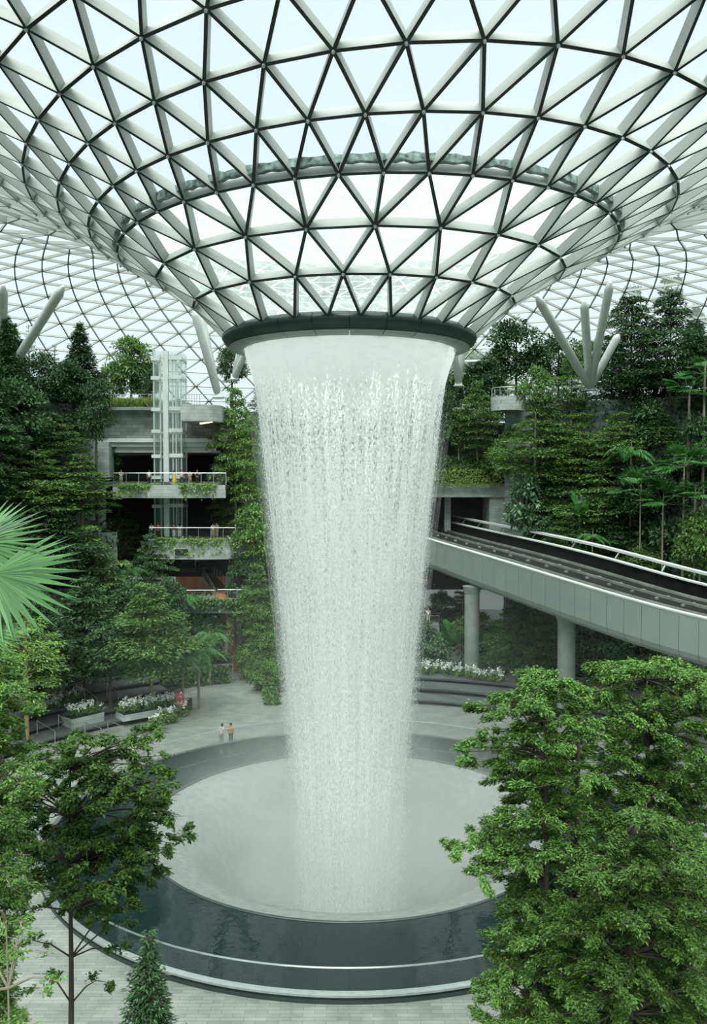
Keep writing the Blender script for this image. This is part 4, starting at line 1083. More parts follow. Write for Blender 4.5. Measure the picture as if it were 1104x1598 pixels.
# ------------------------------------------------------------------ elevated train track
TP = [(33,-4,10.3),(29,2,10.5),(24.6,8,10.75),(21.9,11.5,11.2),(17.7,17,12.4),(14.6,23.5,13.1),(12.2,31,13.5),(8.9,45,13.7),(7.6,54,13.8),(6.6,64,13.8),(6,70,13.8)]
def spline(P, n):
    P = [Vector(p) for p in P]; out = []
    for i in range(len(P)-1):
        p0, p1, p2, p3 = P[max(i-1,0)], P[i], P[i+1], P[min(i+2,len(P)-1)]
        for k in range(n):
            t = k/n; out.append(.5*((2*p1)+(p2-p0)*t+(2*p0-5*p1+4*p2-p3)*t*t+(3*p1-p0-3*p2+p3)*t**3))
    return out+[P[-1]]
TS = spline(TP, 8)
for _ in range(160):
    TS = [TS[0]]+[TS[k]*.5+(TS[k-1]+TS[k+1])*.25 for k in range(1, len(TS)-1)]+[TS[-1]]
def offs(k, o, dz):
    a, b = TS[max(k-1,0)], TS[min(k+1,len(TS)-1)]; t = (b-a); t.z = 0; t.normalize(); nrm_ = Vector((t.y, -t.x, 0))
    return TS[k]+nrm_*o+Vector((0,0,dz))
def sweep(mb_, sect, m=0, k0=0, k1=None):
    """sweep an offset section along the track"""
    k1 = k1 or len(TS)-1; K = len(sect); base = len(mb_.v)
    for k in range(k0, k1+1): mb_.v += [tuple(offs(k, o, dz)) for o, dz in sect]
    for k in range(k1-k0):
        for i in range(K): mb_.face((base+k*K+i, base+k*K+(i+1) % K, base+(k+1)*K+(i+1) % K, base+(k+1)*K+i), m)
    mb_.face([base+i for i in range(K)], m); mb_.face([base+(k1-k0)*K+i for i in range(K)][::-1], m)
trk = thing('train_track', 'grey clad elevated train track curving out behind the waterfall', 'track', (0,0,0))
WT = 8.2
m_ = MB(); sweep(m_, [(0.05,-.25),(WT,-.25),(WT,-1.4),(6.2,-3.2),(1.2,-3.5),(.35,-3.2),(.05,-2.6)]); m_.build('deck', M['track_dark'], trk)
for k in range(0, len(TS)-1, 2):
    m_ = MB(); k1 = min(k+2, len(TS)-1)
    a = [offs(j, -.02, 0) for j in (k, k1)]; tdir = (a[1]-a[0]).normalized()*.012
    q = []
    sect = [(-.02,-.02),(-.02,-2.7),(.12,-3.1),(.5,-3.42)]
    for i in range(3):
        (o0, z0), (o1, z1) = sect[i], sect[i+1]
        for j in range(k, k1):
            s0 = tdir if j == k else Vector(); s1 = tdir if j+1 == k1 else Vector()
            A_, B_, C_, D_ = offs(j,o0,z0)+s0, offs(j+1,o0,z0)-s1, offs(j+1,o1,z1)-s1, offs(j,o1,z1)+s0
            m_.quad(D_, C_, B_, A_)
    m_.build('cladding_panel', M['girder'], trk)
m_ = MB(); sweep(m_, [(-.06,-.06),(-.06,.04),(.45,.04),(.45,-.25),(.1,-.25)]); m_.build('near_coping', M['plaster'], trk)
M['track_steel'] = pbr('dull track steel', (.26,.28,.24), .5, .1, .2, 1.0)
for o in (1.0, 1.35, 4.0, 6.2):
    m_ = MB(); sweep(m_, [(o,-.24),(o,-.02),(o+.10,-.02),(o+.10,-.24)]); m_.build('guide_rail', M['track_steel'], trk)
m_ = MB(); sweep(m_, [(WT-.7,-.25),(WT-.7,.75),(WT-.45,.85),(WT,.85),(WT,-.25)]); m_.build('far_parapet', M['track_dark'], trk)
m_ = MB(); sweep(m_, [(WT-.9,.78),(WT-.9,.9),(WT-.4,.9),(WT-.4,.78)]); m_.build('cable_tray', M['plaster'], trk)
m_ = MB(); sweep(m_, [(WT+.4,1.35),(WT+.4,1.55),(WT+.95,1.55),(WT+.95,1.35)]); m_.build('walkway_beam', M['plaster'], trk)
for k in range(2, len(TS)-8, 7):
    c = offs(k, WT+.1, .8); m_ = MB(); m_.bar(c, offs(k, WT+.6, 1.42), .12); m_.build('bracket', M['chrome'], trk)
for k in range(1, len(TS)-6, 3):
    for o in (3.0, 4.4):
        a, b = offs(k, o, -.14), offs(k+1, o, -.14); m_ = MB(); m_.bar(a, a.lerp(b, .28), .22, .16); m_.build('rail_clip', M['track_steel'], trk)
for (px, d, lab) in ((885, 71.5, 'round concrete column holding the track, rising behind the big tree'), (737, 84, 'farther round concrete column under the track near the waterfall')):
    p = at(px, 960, d); k = min(range(len(TS)), key=lambda j: (offs(j, 2.4, 0)-p).xy.length); c = offs(k, 2.2, 0) if px < 800 else offs(k, 2.0, 0)
    T = thing('track_column', lab, 'column', (p.x, p.y, 0)); zt = c.z-3.45
    m_ = MB(); m_.lathe([(.001,0),(.74,0),(.74,zt-.8),(.95,zt),(.001,zt)], 28); m_.build('shaft', M['concrete'], T, False)
# portal the track runs into
po = structure('wall_portal', 'stone portal the track runs into behind the waterfall')
slab_mb(600, 640, 756, 870, 110, 116).build('pier', M['palestone'], po)
slab_mb(764, 812, 756, 870, 110, 116).build('pier', M['palestone'], po)
slab_mb(600, 812, 755, 776, 109.7, 116).build('lintel', M['palestone'], po)
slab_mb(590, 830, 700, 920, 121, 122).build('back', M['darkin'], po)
slab_mb(694, 704, 776, 870, 113, 114).build('pier', M['palestone'], po)
slab_mb(590, 812, 715, 757, 111.5, 121).build('planter_bank', M['soil'], po)
slab_mb(590, 812, 660, 720, 118, 122).build('upper_bank', M['wallstone'], po)
def bank(px0, px1, py0, py1, d, n, seed, mat, label, size=.3):
    g = np.random.default_rng(seed); px = g.uniform(px0, px1, n); py = g.uniform(py0, py1, n)
    a, b, c = at(px0, py0, d), at(px1, py0, d), at(px0, py1, d)
    t = g.uniform(0, 1, n); u = g.uniform(0, 1, n)
    P = np.stack([a.x+(b.x-a.x)*t, a.y-np.abs(g.normal(0,.25,n))-.05-u*.6, a.z+(c.z-a.z)*u], 1)
    D = np.stack([g.normal(0,.6,n), g.normal(-.4,.4,n), g.normal(.2,.6,n)], 1); Nn = np.stack([g.normal(0,.5,n), -np.ones(n), np.ones(n)], 1); L = size*g.uniform(.5, 1.3, n)
    tag(link('planting', leaves_mesh('planting', [leaf_arrays(P, D, Nn, L, L*.45)], M[mat])), label, 'plants', kind='stuff')
bank(640, 800, 712, 734, 111.3, 3600, 21, 'leaf_mid', 'green ground cover band on the ledge above the portal')
bank(640, 785, 733, 760, 109.6, 3600, 22, 'leaf_yellow', 'yellow green trailing plants over the portal lintel', .26)
bank(640, 800, 660, 716, 117.8, 4200, 23, 'leaf_dark', 'dark low planting on the bank behind the staked trunks')
# round balcony on the right
c = at(797, 640, 97); zt = at(797, 618, 97).z; zb = at(797, 640, 97).z
T = thing('balcony', 'round stone lookout balcony with railing on the right slope', 'balcony', (c.x, c.y+1.5, zb))
m_ = MB(); m_.lathe([(.001,0),(1.9,0),(2.0,zt-zb),(1.8,zt-zb),(1.8,.3),(.001,.3)], 24); m_.build('parapet', M['palestone'], T)
rm = MB(); rm.tube([(1.9*math.cos(t), 1.9*math.sin(t), zt-zb+1.0) for t in np.linspace(0, 2*PI, 25)], .04, 6, cap=False); rm.build('handrail', M['chrome'], T)
for k in range(14):
    t = 2*PI*k/14; m_ = MB(); m_.bar((1.9*math.cos(t), 1.9*math.sin(t), zt-zb), (1.9*math.cos(t), 1.9*math.sin(t), zt-zb+1.0), .05); m_.build('post', M['chrome'], T)

# ------------------------------------------------------------------ seating steps
def arc_steps(name, label, tiers, a0, a1, rend):
    S_ = structure(name, label)
    for i, (r, z) in enumerate(tiers):
        r1 = tiers[i+1][0] if i+1 < len(tiers) else rend; z0 = tiers[i-1][1] if i else -.05
        mb = MB(); mb.lathe([(r+.28,z0),(r+.28,z-.16),(r,z-.16),(r,z),(r1+.3,z)], 40, R(a0), R(a1), ms=[1,1,0,0]); mb.build('step', [M['darkstone'], M['darkin']], S_)
        for aa in (a0, a1):
            c, s_ = math.cos(R(aa)), math.sin(R(aa)); mb = MB()
            mb.quad((r*c,r*s_,-.05),((r1+.3)*c,(r1+.3)*s_,-.05),((r1+.3)*c,(r1+.3)*s_,z),(r*c,r*s_,z)); mb.build('end_wall', M['palestone'], S_)
    return S_
LS = [(27.8,.45),(29.8,.9),(31.8,1.3),(34.0,1.7)]
arc_steps('trim_3', 'curved dark stone seating steps left of the pool', LS, 121.5, 172, 36.6)
arc_steps('trim_4', 'curved stone seating steps right of the waterfall', [(27.5,.45),(30,.9),(32.6,1.3)], 38, 79, 38.2)
def step_z(p):
    r = math.hypot(p.x, p.y); z = 0
    for rr, zz in LS:
        if r >= rr: z = zz
    return z
def find(px, py):
    z = 0
    for _ in range(8): p = on_z(px, py, z); z = .5*z+.5*step_z(p)
    p = on_z(px, py, z); z = step_z(p); return Vector((p.x, p.y, z))
rails = [(86,1161,'steel stair handrail nearest the left edge on the lower steps'),(117,1152,'steel stair handrail second from left on the lower steps'),
         (158,1156,'steel stair handrail third from left on the lower steps'),(192,1153,'steel stair handrail rightmost on the lower steps'),
         (152,1108,'steel stair handrail beside the stone planter box on the upper steps'),(185,1100,'steel stair handrail highest up, behind the white orchids')]
for px, py, lab in rails:
    f = find(px, py); e = Vector((f.x, f.y, 0)).normalized(); z1 = step_z(f+e*2.2)-f.z
    T = thing('stair_handrail', lab, 'handrail', f, 0, 'handrails of the seating steps')
    b = e*2.2; b.z = z1
    m_ = MB(); m_.tube([(0,0,-.0),(0,0,1.0),b+Vector((0,0,1.05)),b], .035, 6); m_.build('rail', M['chrome'], T)
    m_ = MB(); m_.box((0,0,.02), (.16,.16,.04)); m_.box((b.x,b.y,b.z+.02), (.16,.16,.04)); m_.build('foot_plate', M['chrome'], T)

# orchids, planters, sign
def orchid_meshes(seed):
    g = np.random.default_rng(seed); n = 90
    P = np.stack([g.normal(0,.32,n), g.normal(0,.32,n), g.uniform(0,.25,n)], 1); D = np.stack([g.normal(0,.7,n), g.normal(0,.7,n), np.ones(n)], 1)
    lv = leaves_mesh('leaves', [leaf_arrays(P, D, np.stack([g.normal(0,1,n), g.normal(0,1,n), .3*np.ones(n)], 1), g.uniform(.3,.6,n), .09, .3)], M['leaf_mid'])
    q = MB()
    Vs = []
    for k in range(9):
        a = g.uniform(0, 6.28); b = np.array([g.normal(0,.25), g.normal(0,.25), .2]); tip = b+np.array([math.cos(a)*.35, math.sin(a)*.35, g.uniform(.5,.85)])
        q.tube([tuple(b), tuple((b+tip)/2+np.array([0,0,.12])), tuple(tip)], .012, 4, cap=False)
        m = 14; t = g.uniform(.45, 1.05, m)[:, None]; C = b+(tip-b)*t+g.normal(0, .05, (m, 3))
        Vs.append(leaf_arrays(C, g.normal(0, 1, (m, 3)), g.normal(0, 1, (m, 3)), g.uniform(.12,.2,m), .12, 0))
    fl_ = leaves_mesh('flowers', Vs, M['petal']); sm = bpy.data.meshes.new('stems'); sm.from_pydata(q.v, [], q.f); sm.materials.append(M['leaf_mid'])
    return lv, fl_, sm
ORC = [orchid_meshes(s) for s in (301, 302, 303)]
def orchid(p, label, grp, sc_=1.0):
    lv, fm, sm = ORC[int(abs(p[0]*7)) % 3]
    T = thing('orchid_clump', label, 'flowers', p, 0, grp)
    for nm, me in (('leaves', lv), ('flowers', fm), ('stems', sm)):
        o = link(nm, me, T); o.scale = (sc_,)*3; o.rotation_euler = (0, 0, p[0]*3)
def planter(label, px, py, w_, dpt, h):
    f = find(px, py); a = math.atan2(f.y, f.x)-PI/2
    T = thing('stone_planter', label, 'planter', f, a)
    m_ = MB(); m_.box((0,0,h/2), (w_,dpt,h)); m_.build('box', M['palestone'], T)
    m_ = MB(); m_.box((0,0,h+.02), (w_-.2,dpt-.2,.08)); m_.build('soil', M['soil'], T)
    return f, a, h
f, a, h = planter('pale stone planter box with white orchids between the stair handrails', 130, 1124, 3.0, 1.5, .75)
for i, o in enumerate((-.9, 0, .9)): orchid((f.x+o*math.cos(a), f.y+o*math.sin(a), h+f.z+.05), ('left','middle','right')[i]+' white orchid clump in the stone planter box', 'white orchids in the planter box')
f, a, h = planter('low stone planter full of white orchids left of the pink sign', 232, 1116, 5.2, 1.6, .5)
for i, o in enumerate(np.linspace(-2.2, 2.2, 6)): orchid((f.x+o*math.cos(a), f.y+o*math.sin(a), h+f.z+.05), ORD[i]+' white orchid clump beside the pink sign', 'white orchids beside the sign', 1.15)
for i, (px, py) in enumerate(((58,1098),(72,1092),(88,1086),(104,1080),(120,1075))):
    p = on_z(px, py, 2.15); orchid((p.x, p.y, tier_height(p.x, p.y) if tier_height(p.x, p.y) > 1 else step_z(p)), ORD[i]+' white orchid clump in the bed under the left trees', 'white orchids under the left trees', 1.2)
for i, (px, py) in enumerate(((664,1048),(682,1047),(700,1050),(718,1052),(736,1055),(755,1058),(774,1060))):
    p = on_z(px, py, 1.5); orchid((p.x, p.y, 1.3 if math.hypot(p.x, p.y) < 38 else 1.5), ORD[i]+' white orchid clump on the seating right of the waterfall', 'white orchids right of the waterfall', 1.25)
f = on_z(281, 1102, .9); f = Vector((f.x, f.y, step_z(f)))
T = thing('information_sign', 'small pink red information sign on a post beside the orchids', 'sign', f, R(-8))
M['sign'] = pbr('pink red sign face', (.62,.10,.14), .4, 0, .03, 3); M['sign_pale'] = pbr('pale sign band', (.75,.50,.50), .5)
m_ = MB(); m_.box((0,0,1.45), (.66,.08,1.2)); m_.build('board', M['sign'], T)
m_ = MB(); m_.box((0,-.045,1.22), (.46,.012,.22)); m_.box((0,-.045,1.75), (.40,.012,.06)); m_.build('printed_panel', M['sign_pale'], T)
m_ = MB(); m_.bar((0,0,0), (0,0,.9), .1); m_.build('post', M['chrome'], T)
f = on_z(295, 1108, 0.0)
T = thing('litter_bin', 'brown boxy litter bin right of the pink sign', 'bin', f)
m_ = MB(); m_.box((0,0,.5), (.5,.45,.9)); m_.build('body', M['bark_dark'], T)
m_ = MB(); m_.box((0,0,1.0), (.54,.49,.1)); m_.build('lid', M['darkin'], T)
for i, (px, py, w_, lab) in enumerate(((262,1128,1.3,'white flowering shrub on the plaza edge below the pink sign'),(245,1140,1.2,'leafy low shrub at the plaza edge left of the pool'),(282,1118,1.1,'white flowering shrub in front of the litter bin'))):
    p = on_z(px, py, 0); T = thing('low_shrub', lab, 'shrub', p)
    me, bm = round_crown('leaves', M['leaf_light'], 1.1, .9, 900, 400+i, .24, 14); o = link('leaves', me, T); link('branches', bm, T)
    me = orchid_meshes(410+i)[1]; o = link('flowers', me, T); o.location = (0,0,.45)

# ------------------------------------------------------------------ foreground trees
def fore_tree(label, px, d, crown_top, crown_foot, trunk_r, made, bark='bark_dark', name='small_leaf_tree', ang=0.0):
    a, b = at(px, crown_top, d), at(px, crown_foot, d)
    T = thing(name, label, 'tree', (b.x, b.y, 0)); tk = link('trunk', TRUNK[bark], T); tk.scale = (trunk_r, trunk_r, a.z-1.2)
    c = link('crown', made[0], T); c.location = (0,0,b.z); c.rotation_euler = (0,0,ang); q = link('branches', made[1], T); q.location = (0,0,b.z); q.rotation_euler = (0,0,ang)
    return T
BD = M['bark_dark']
def spray_tree(label, root, stems, sprays, leaf, per, mat, seed, bark='bark_dark', trunk_r=.15, name='small_leaf_tree', lw=.45):
    """a tree whose crown is built from flat leafy sprays: (centre, reach, half width, azimuth, fall)"""
    g = np.random.default_rng(seed); T = thing(name, label, 'tree', root); br = MB(); Vs = []; r0 = Vector(root)
    for sx in stems:
        m_ = MB(); q = [Vector(p)-r0 for p in sx]; n_ = len(q); m_.tube(q, [trunk_r*(1-.75*i/(n_-1)) for i in range(n_)], 8); m_.build('trunk', M[bark], T, True)
    axis = [Vector(p)-r0 for sx in stems for p in sx]
    for (c, L, Wd, az, fall_) in sprays:
        c = Vector(c)-r0; er = np.array([math.cos(az), math.sin(az), 0]); et = np.array([-math.sin(az), math.cos(az), 0]); cc = np.array(c)
        n = int(per*L*Wd*4); nt_ = max(5, int(L*5))
        # twigs fan out along the spray, leaves sit along the twigs
        tw = g.integers(0, nt_, n); tb = g.uniform(-1, .9, nt_); ts = np.where(np.arange(nt_) % 2, 1, -1); tl = Wd*g.uniform(.6, 1.25, nt_)*np.sqrt(np.clip(1-(tb*.85)**2, .1, 1)); tz = g.normal(0, .05, nt_)
        u = g.uniform(.0, 1, n)**.8
        x = tb[tw]*L+u*tl[tw]*.65; y = ts[tw]*u*tl[tw]; zz = tz[tw]-fall_*(x/L*.5+.5)**2*L*.5-.10*u*u*tl[tw]+g.normal(0, .045, n)
        P = cc+er*(x+g.normal(0,.05,n))[:, None]+et*(y+g.normal(0,.05,n))[:, None]; P[:, 2] += zz
        an = ts[tw]*.95+g.normal(0, .75, n); D = er*np.cos(an)[:, None]+et*np.sin(an)[:, None]; D[:, 2] += g.normal(-.12, .3, n)
        Nn = np.stack([g.normal(0,.38,n), g.normal(0,.38,n), np.ones(n)], 1); Lf = leaf*g.uniform(.55, 1.25, n); Vs.append(leaf_arrays(P, D, Nn, Lf, Lf*lw))
        a_ = min(axis, key=lambda p: (p-c).length+max(0, p.z-c.z)*2)
        e_ = Vector(cc+er*L*.8); e_.z -= fall_*L*.35
        br.tube([a_, a_.lerp(c, .6)+Vector((0,0,.1)), c, e_], [.03,.022,.014,.006], 5, cap=False)
        for k in range(nt_):
            b_ = Vector(cc+er*tb[k]*L); t_ = Vector(cc+er*(tb[k]*L+tl[k]*.6)+et*ts[k]*tl[k]*.95); t_.z += tz[k]-.08; br.tube([b_, t_], [.008,.003], 3, cap=False)
    link('crown', leaves_mesh('crown', Vs, M[mat]), T); br.build('branches', M[bark], T)
    return T
def fill(left, right, y0, y1, step, d0, d1, seed, L=(.55,1.0), ctr=None, jit=.5, fall_=.25, skip=.0):
    """spray list filling a region between two outlines (photo rows -> left and right edge), at varied depth"""
    g = np.random.default_rng(seed); out = []; y = y0
    ly, lx = zip(*left); ry, rx = zip(*right)
    while y < y1:
        xl, xr = np.interp(y, ly, lx), np.interp(y, ry, rx); d = .5*(d0+d1)
        ppm = F_PX/d; n = max(1, int((xr-xl)/(.95*ppm)*(1+.0)))
        for k in range(n+1):
            if g.uniform() < skip: continue
            l_ = g.uniform(*L); f_ = k/max(1, n)
            px = xl+l_*ppm*.9+(xr-xl-l_*ppm*1.8)*f_+g.normal(0, .12*ppm)*(0 < k < n)
            dd = g.uniform(d0, d1); c = at(px, y+g.normal(0, step*.25), dd)
            cx_ = at(ctr, y, d) if ctr else at(.5*(xl+xr), y, d)
            az = math.atan2(c.y-cx_.y+g.normal(0,.5), c.x-cx_.x) if abs(c.x-cx_.x) > .3 else g.uniform(0, 6.28)
            out.append((c, l_, l_*g.uniform(.5, .8), az, fall_*g.uniform(.5, 1.5)))
        y += step
    return out
def stem(px0, py0, px1, py1, d, px2=None):
    a, b = at(px0, py0, d), at(px1, py1, d); k = []
    for t in np.linspace(0, 1, 9): p = a.lerp(b, t); k.append(p+Vector((.06*math.sin(5*t+px0), .05*math.cos(4*t), 0)))
    k[0] = a; return k
def ground_stem(px, top, d, lean=0.0):
    t = at(px, top, d); return [Vector((t.x+lean*(1-u)+.05*math.sin(6*u+px), t.y+.05*math.cos(5*u), t.z*u)) for u in np.linspace(0, 1, 10)]
A1 = ground_stem(852, 1080, 21.5); A2 = ground_stem(905, 1120, 22.5)
spA = fill([(1052,800),(1075,790),(1100,745),(1125,790),(1165,712),(1195,745),(1230,770),(1270,775),(1310,690),(1345,740),(1380,790),(1430,790),(1470,755),(1520,740),(1560,750),(1640,745)],
           [(1052,905),(1120,930),(1640,935)], 1052, 1640, 15, 20.3, 23.5, 601, (.55,1.05), 870)
spray_tree('big small-leaved tree with dark trunk, its flat sprays overhanging the right pool edge', A1[0], [A1, A2], spA, .105, 820, 'leaf_fore', 602, trunk_r=.16)
B1 = ground_stem(1010, 1060, 24.5, .4)
spB = fill([(1034,925),(1080,900),(1640,900)], [(1034,1090),(1060,1150),(1640,1170)], 1036, 1640, 14, 22.5, 27, 603, (.6,1.1), 1020)
spray_tree('tall bushy tree at the right edge reaching up to the track', B1[0], [B1], spB, .11, 760, 'leaf_fore', 604, trunk_r=.18)
C1 = ground_stem(985, 1300, 19.0)
spC = fill([(1270,960),(1330,905),(1420,865),(1640,850)], [(1270,1040),(1330,1110),(1640,1150)], 1275, 1640, 15, 18, 20.5, 605, (.5,.9), 990)
spray_tree('lower dense dark tree at the bottom right corner', C1[0], [C1], spC, .10, 820, 'leaf_deep', 606, trunk_r=.12)
L1 = ground_stem(112, 1200, 24, -.25)
spL = fill([(1140,205),(1160,60),(1200,20),(1240,-10),(1300,0),(1340,20),(1390,70),(1425,90)], [(1140,262),(1165,268),(1200,262),(1230,285),(1290,300),(1330,270),(1380,235),(1425,190)], 1142, 1428, 13, 22.6, 25.5, 607, (.5,.95), 120, fall_=.1, skip=.12)
spL += [(at(px, py, 24), .6, .22, az, .1) for px, py, az in ((60,1470,2.6),(165,1480,.3),(75,1520,3.0),(150,1530,-.2),(185,1440,.1),(40,1420,3.1))]
spray_tree('thin-stemmed tree with open flat layers of leaves over the left pool edge', L1[0], [L1], spL, .13, 380, 'leaf_deep', 608, trunk_r=.12, lw=.5)
E1 = ground_stem(-30, 1010, 19.5)
spE = fill([(1000,-110),(1640,-110)], [(1000,20),(1040,40),(1090,60),(1120,30),(1180,62),(1230,60),(1290,35),(1340,55),(1420,52),(1460,38),(1520,22),(1560,40),(1640,30)], 1003, 1640, 11, 18.5, 21, 609, (.45,.8), -30)
spray_tree('bright light green tree cut off by the left edge', E1[0], [E1], spE, .10, 700, 'leaf_light', 610, bark='bark', trunk_r=.12)
G1 = ground_stem(10, 1440, 16.5)
spG = fill([(1430,-40),(1640,-60)], [(1430,60),(1500,120),(1560,90),(1640,70)], 1435, 1640, 30, 16, 17.5, 611, (.35,.6), 10, skip=.35)
spray_tree('wispy sapling with drooping leaves at the lower left corner', G1[0], [G1], spG, .10, 200, 'leaf_fore', 612, bark='bark', trunk_r=.06)
fore_tree('small dark young evergreen with upright tip at the bottom left of the pool', 235, 20, 1455, 1680, .05, tiered_crown('crown', M['leaf_dark'], 3.6, .95, 12, 130, 507, .15, 'cone', -.10, .30, .14, 8, BD), 'bark_dark', 'young_evergreen')
# yellow-stemmed sapling on the seating steps, bare limbs
p = find(42, 1158)
T = thing('sapling', 'yellow-stemmed sapling with pale bare limbs at the left seating steps', 'tree', p)
tk = link('trunk', TRUNK['bark_yellow'], T); tk.scale = (.17,.17,8)
lm, bm = tiered_crown('crown', M['leaf_light'], 5.5, 3.0, 5, 60, 511, .26, 'umbrella', .05, .45, .12, 6, M['bark'])
for nm, me in (('crown', lm), ('branches', bm)): o = link(nm, me, T); o.location = (0,0,4.2)

# fan palm reaching in from the left
g = np.random.default_rng(77)
pc = at(-95, 960, 10.5)
T = thing('fan_palm', 'large fan palm leaves reaching in from the left edge', 'palm', (pc.x, pc.y, 0))
tk = link('trunk', TRUNK['bark'], T); tk.scale = (.16,.16,pc.z)
for k, (px, py, d, dv, nv, L) in enumerate(((-12,895,10.5,(.95,.0,-.30),(-.25,-.75,.75),1.12),(-40,850,10.9,(.75,.1,.15),(-.5,-.8,.6),.95),(-30,985,10.2,(.85,-.1,-.1),(-.1,-.6,.9),.62),(-120,900,10.8,(-.8,.2,.3),(.3,-.6,.8),.9))):
    b = at(px, py, d); o = link('fan_leaf', leaves_mesh('fan_leaf', [fan_leaf(g, (0,0,0), dv, nv, L, 34, 2.3)], M['leaf_palm']), T)
    o.location = b-Vector((pc.x, pc.y, 0))
    m_ = MB(); m_.tube([(0,0,0), (pc-b)*.5+Vector((0,0,.06)), pc-b], [.018,.022,.03], 6); m_.build('stalk', M['leaf_palm'], o)

# ------------------------------------------------------------------ people
def skin_mesh(name, V, Rr, Eg, mat, sub=1):
    me = bpy.data.meshes.new(name); me.from_pydata(V, Eg, []); o = bpy.data.objects.new(name, me); COL.objects.link(o)
    sm = o.modifiers.new('skin', 'SKIN'); sm.use_smooth_shade = True
    if sub: ss = o.modifiers.new('sub', 'SUBSURF'); ss.levels = sub; ss.render_levels = sub
    for v, r in zip(me.skin_vertices[0].data, Rr): v.radius = r if hasattr(r, '__len__') else (r, r)
    me.skin_vertices[0].data[0].use_root = True
    dg = bpy.context.evaluated_depsgraph_get(); dg.update()
    res = bpy.data.meshes.new_from_object(o.evaluated_get(dg)); res.name = name
    bpy.data.objects.remove(o); res.materials.clear(); res.materials.append(mat)
    return res
def pose_mesh(pose):
    V = []; Rr = []; Eg = []
    def add(p, r, par=None):
        V.append(p); Rr.append(r)
        if par is not None: Eg.append((par, len(V)-1))
        return len(V)-1
    lean = -.10 if pose == 'lean' else 0
    pel = add((0,0,.95), (.15,.11)); sp_ = add((0,lean*.3,1.12), (.135,.095), pel); ch = add((0,lean*.8,1.32), (.165,.11), sp_)
    nk = add((0,lean*1.1,1.47), .058, ch); hd = add((0,lean*1.4-.02,1.58), (.074,.088), nk); tp = add((0,lean*1.4-.005,1.68), (.07,.08), hd)
    nose = add((0,lean*1.4-.115,1.585), .014, hd)
    arms = {}
    for s in (-1, 1):
        sh = add((.18*s,lean*.9,1.41), .058, ch)
        if pose == 'lean': el = (.25*s,-.20,1.20); wr_ = (.17*s,-.42,1.13); hn = (.15*s,-.50,1.13)
        elif pose == 'fold': el = (.26*s,-.02,1.16); wr_ = (.08*s,-.22,1.18); hn = (.01*s,-.25,1.2)
        else: el = (.245*s,.02,1.14); wr_ = (.255*s,-.05,.90); hn = (.25*s,-.07,.82)
        e = add(el, .042, sh); w_ = add(wr_, .029, e); h = add(hn, (.036,.022), w_)
        d = Vector(hn)-Vector(wr_); d.normalize(); sd = Vector((s,0,0)) if pose != 'stand' else Vector((0,1,0))
        for k, (o_, l_) in enumerate(((-.027,.062),(-.009,.074),(.009,.07),(.027,.055))):
            a_ = Vector(hn)+sd*o_+d*.03; m1 = add(tuple(a_+d*l_*.5), .0095, h); add(tuple(a_+d*l_*.85+Vector((0,-.006,-.014))), .008, m1)
        a_ = Vector(hn)-sd*.034-d*.02; m1 = add(tuple(a_+d*.02-sd*.012), .0105, h); add(tuple(a_+d*.05-sd*.012), .009, m1)
        hp = add((.088*s,0,.88), .092, pel); kn = add((.10*s,-.015,.49), .06, hp); an = add((.105*s,.01,.09), .04, kn); add((.115*s,-.14,.045), (.042,.035), an)
    body = skin_mesh('body', V, Rr, Eg, M['skin'])
    V, Rr, Eg = [], [], []
    p0 = add((0,0,.90), (.165,.13)); p1 = add((0,lean*.3,1.12), (.155,.115), p0); p2 = add((0,lean*.8,1.34), (.182,.125), p1); p3 = add((0,lean*1.05,1.425), (.09,.075), p2)
    for s in (-1, 1):
        sh = add((.18*s,lean*.9,1.40), .074, p2)
        if pose == 'lean': el = (.225*s,-.14,1.26)
        elif pose == 'fold': el = (.235*s,-.01,1.22)
        else: el = (.225*s,.01,1.22)
        add(el, .064, sh)
    top = skin_mesh('shirt', V, Rr, Eg, M['cl_white'])
    def legs(zend, r_end, nm):
        V.clear(); Rr.clear(); Eg.clear()
        q0 = add((0,0,.99), (.16,.125))
        for s in (-1, 1):
            hp = add((.09*s,0,.86), .106, q0)
            if zend < .4: kn = add((.10*s,-.012,.49), .078, hp); add((.105*s,.008,zend), r_end, kn)
            else: add((.098*s,-.01,zend), r_end, hp)
        return skin_mesh(nm, V, Rr, Eg, M['cl_black'])
    tro = legs(.13, .062, 'trousers'); sho = legs(.52, .088, 'shorts')
    g_ = MB()
    for i in range(7):
        pass
    dm = MB(); dm.lathe([(.055,1.46),(.15,1.40),(.165,1.30),(.135,1.10),(.17,.92),(.22,.55),(.26,.30),(.25,.29)], 20)
    dress = bpy.data.meshes.new('dress'); dress.from_pydata([(x, y*.75+lean*(max(0, z-.95)), z) for x, y, z in dm.v], [], dm.f)
    hm = MB(); hm.lathe([(.098,1.555),(.102,1.62),(.093,1.69),(.06,1.735),(.001,1.75)], 16)
    hair = bpy.data.meshes.new('hair'); hair.from_pydata([(x, y*1.08+lean*1.4+.02 + (.012 if z < 1.6 else 0), z) for x, y, z in hm.v], [], [f for f in hm.f if not (min(hm.v[i][1] for i in f) < -.055 and min(hm.v[i][2] for i in f) < 1.64)]); hair.materials.append(M['hair'])
    lm_ = MB(); lm_.lathe([(.10,1.30),(.112,1.45),(.106,1.60),(.095,1.69),(.06,1.735),(.001,1.75)], 16)
    lhair = bpy.data.meshes.new('hair'); lhair.from_pydata([(x, y*1.1+lean*1.4+.025, z) for x, y, z in lm_.v], [], [f for f in lm_.f if not (min(lm_.v[i][1] for i in f) < -.03 and min(lm_.v[i][2] for i in f) < 1.64)]); lhair.materials.append(M['hair'])
    em = MB()
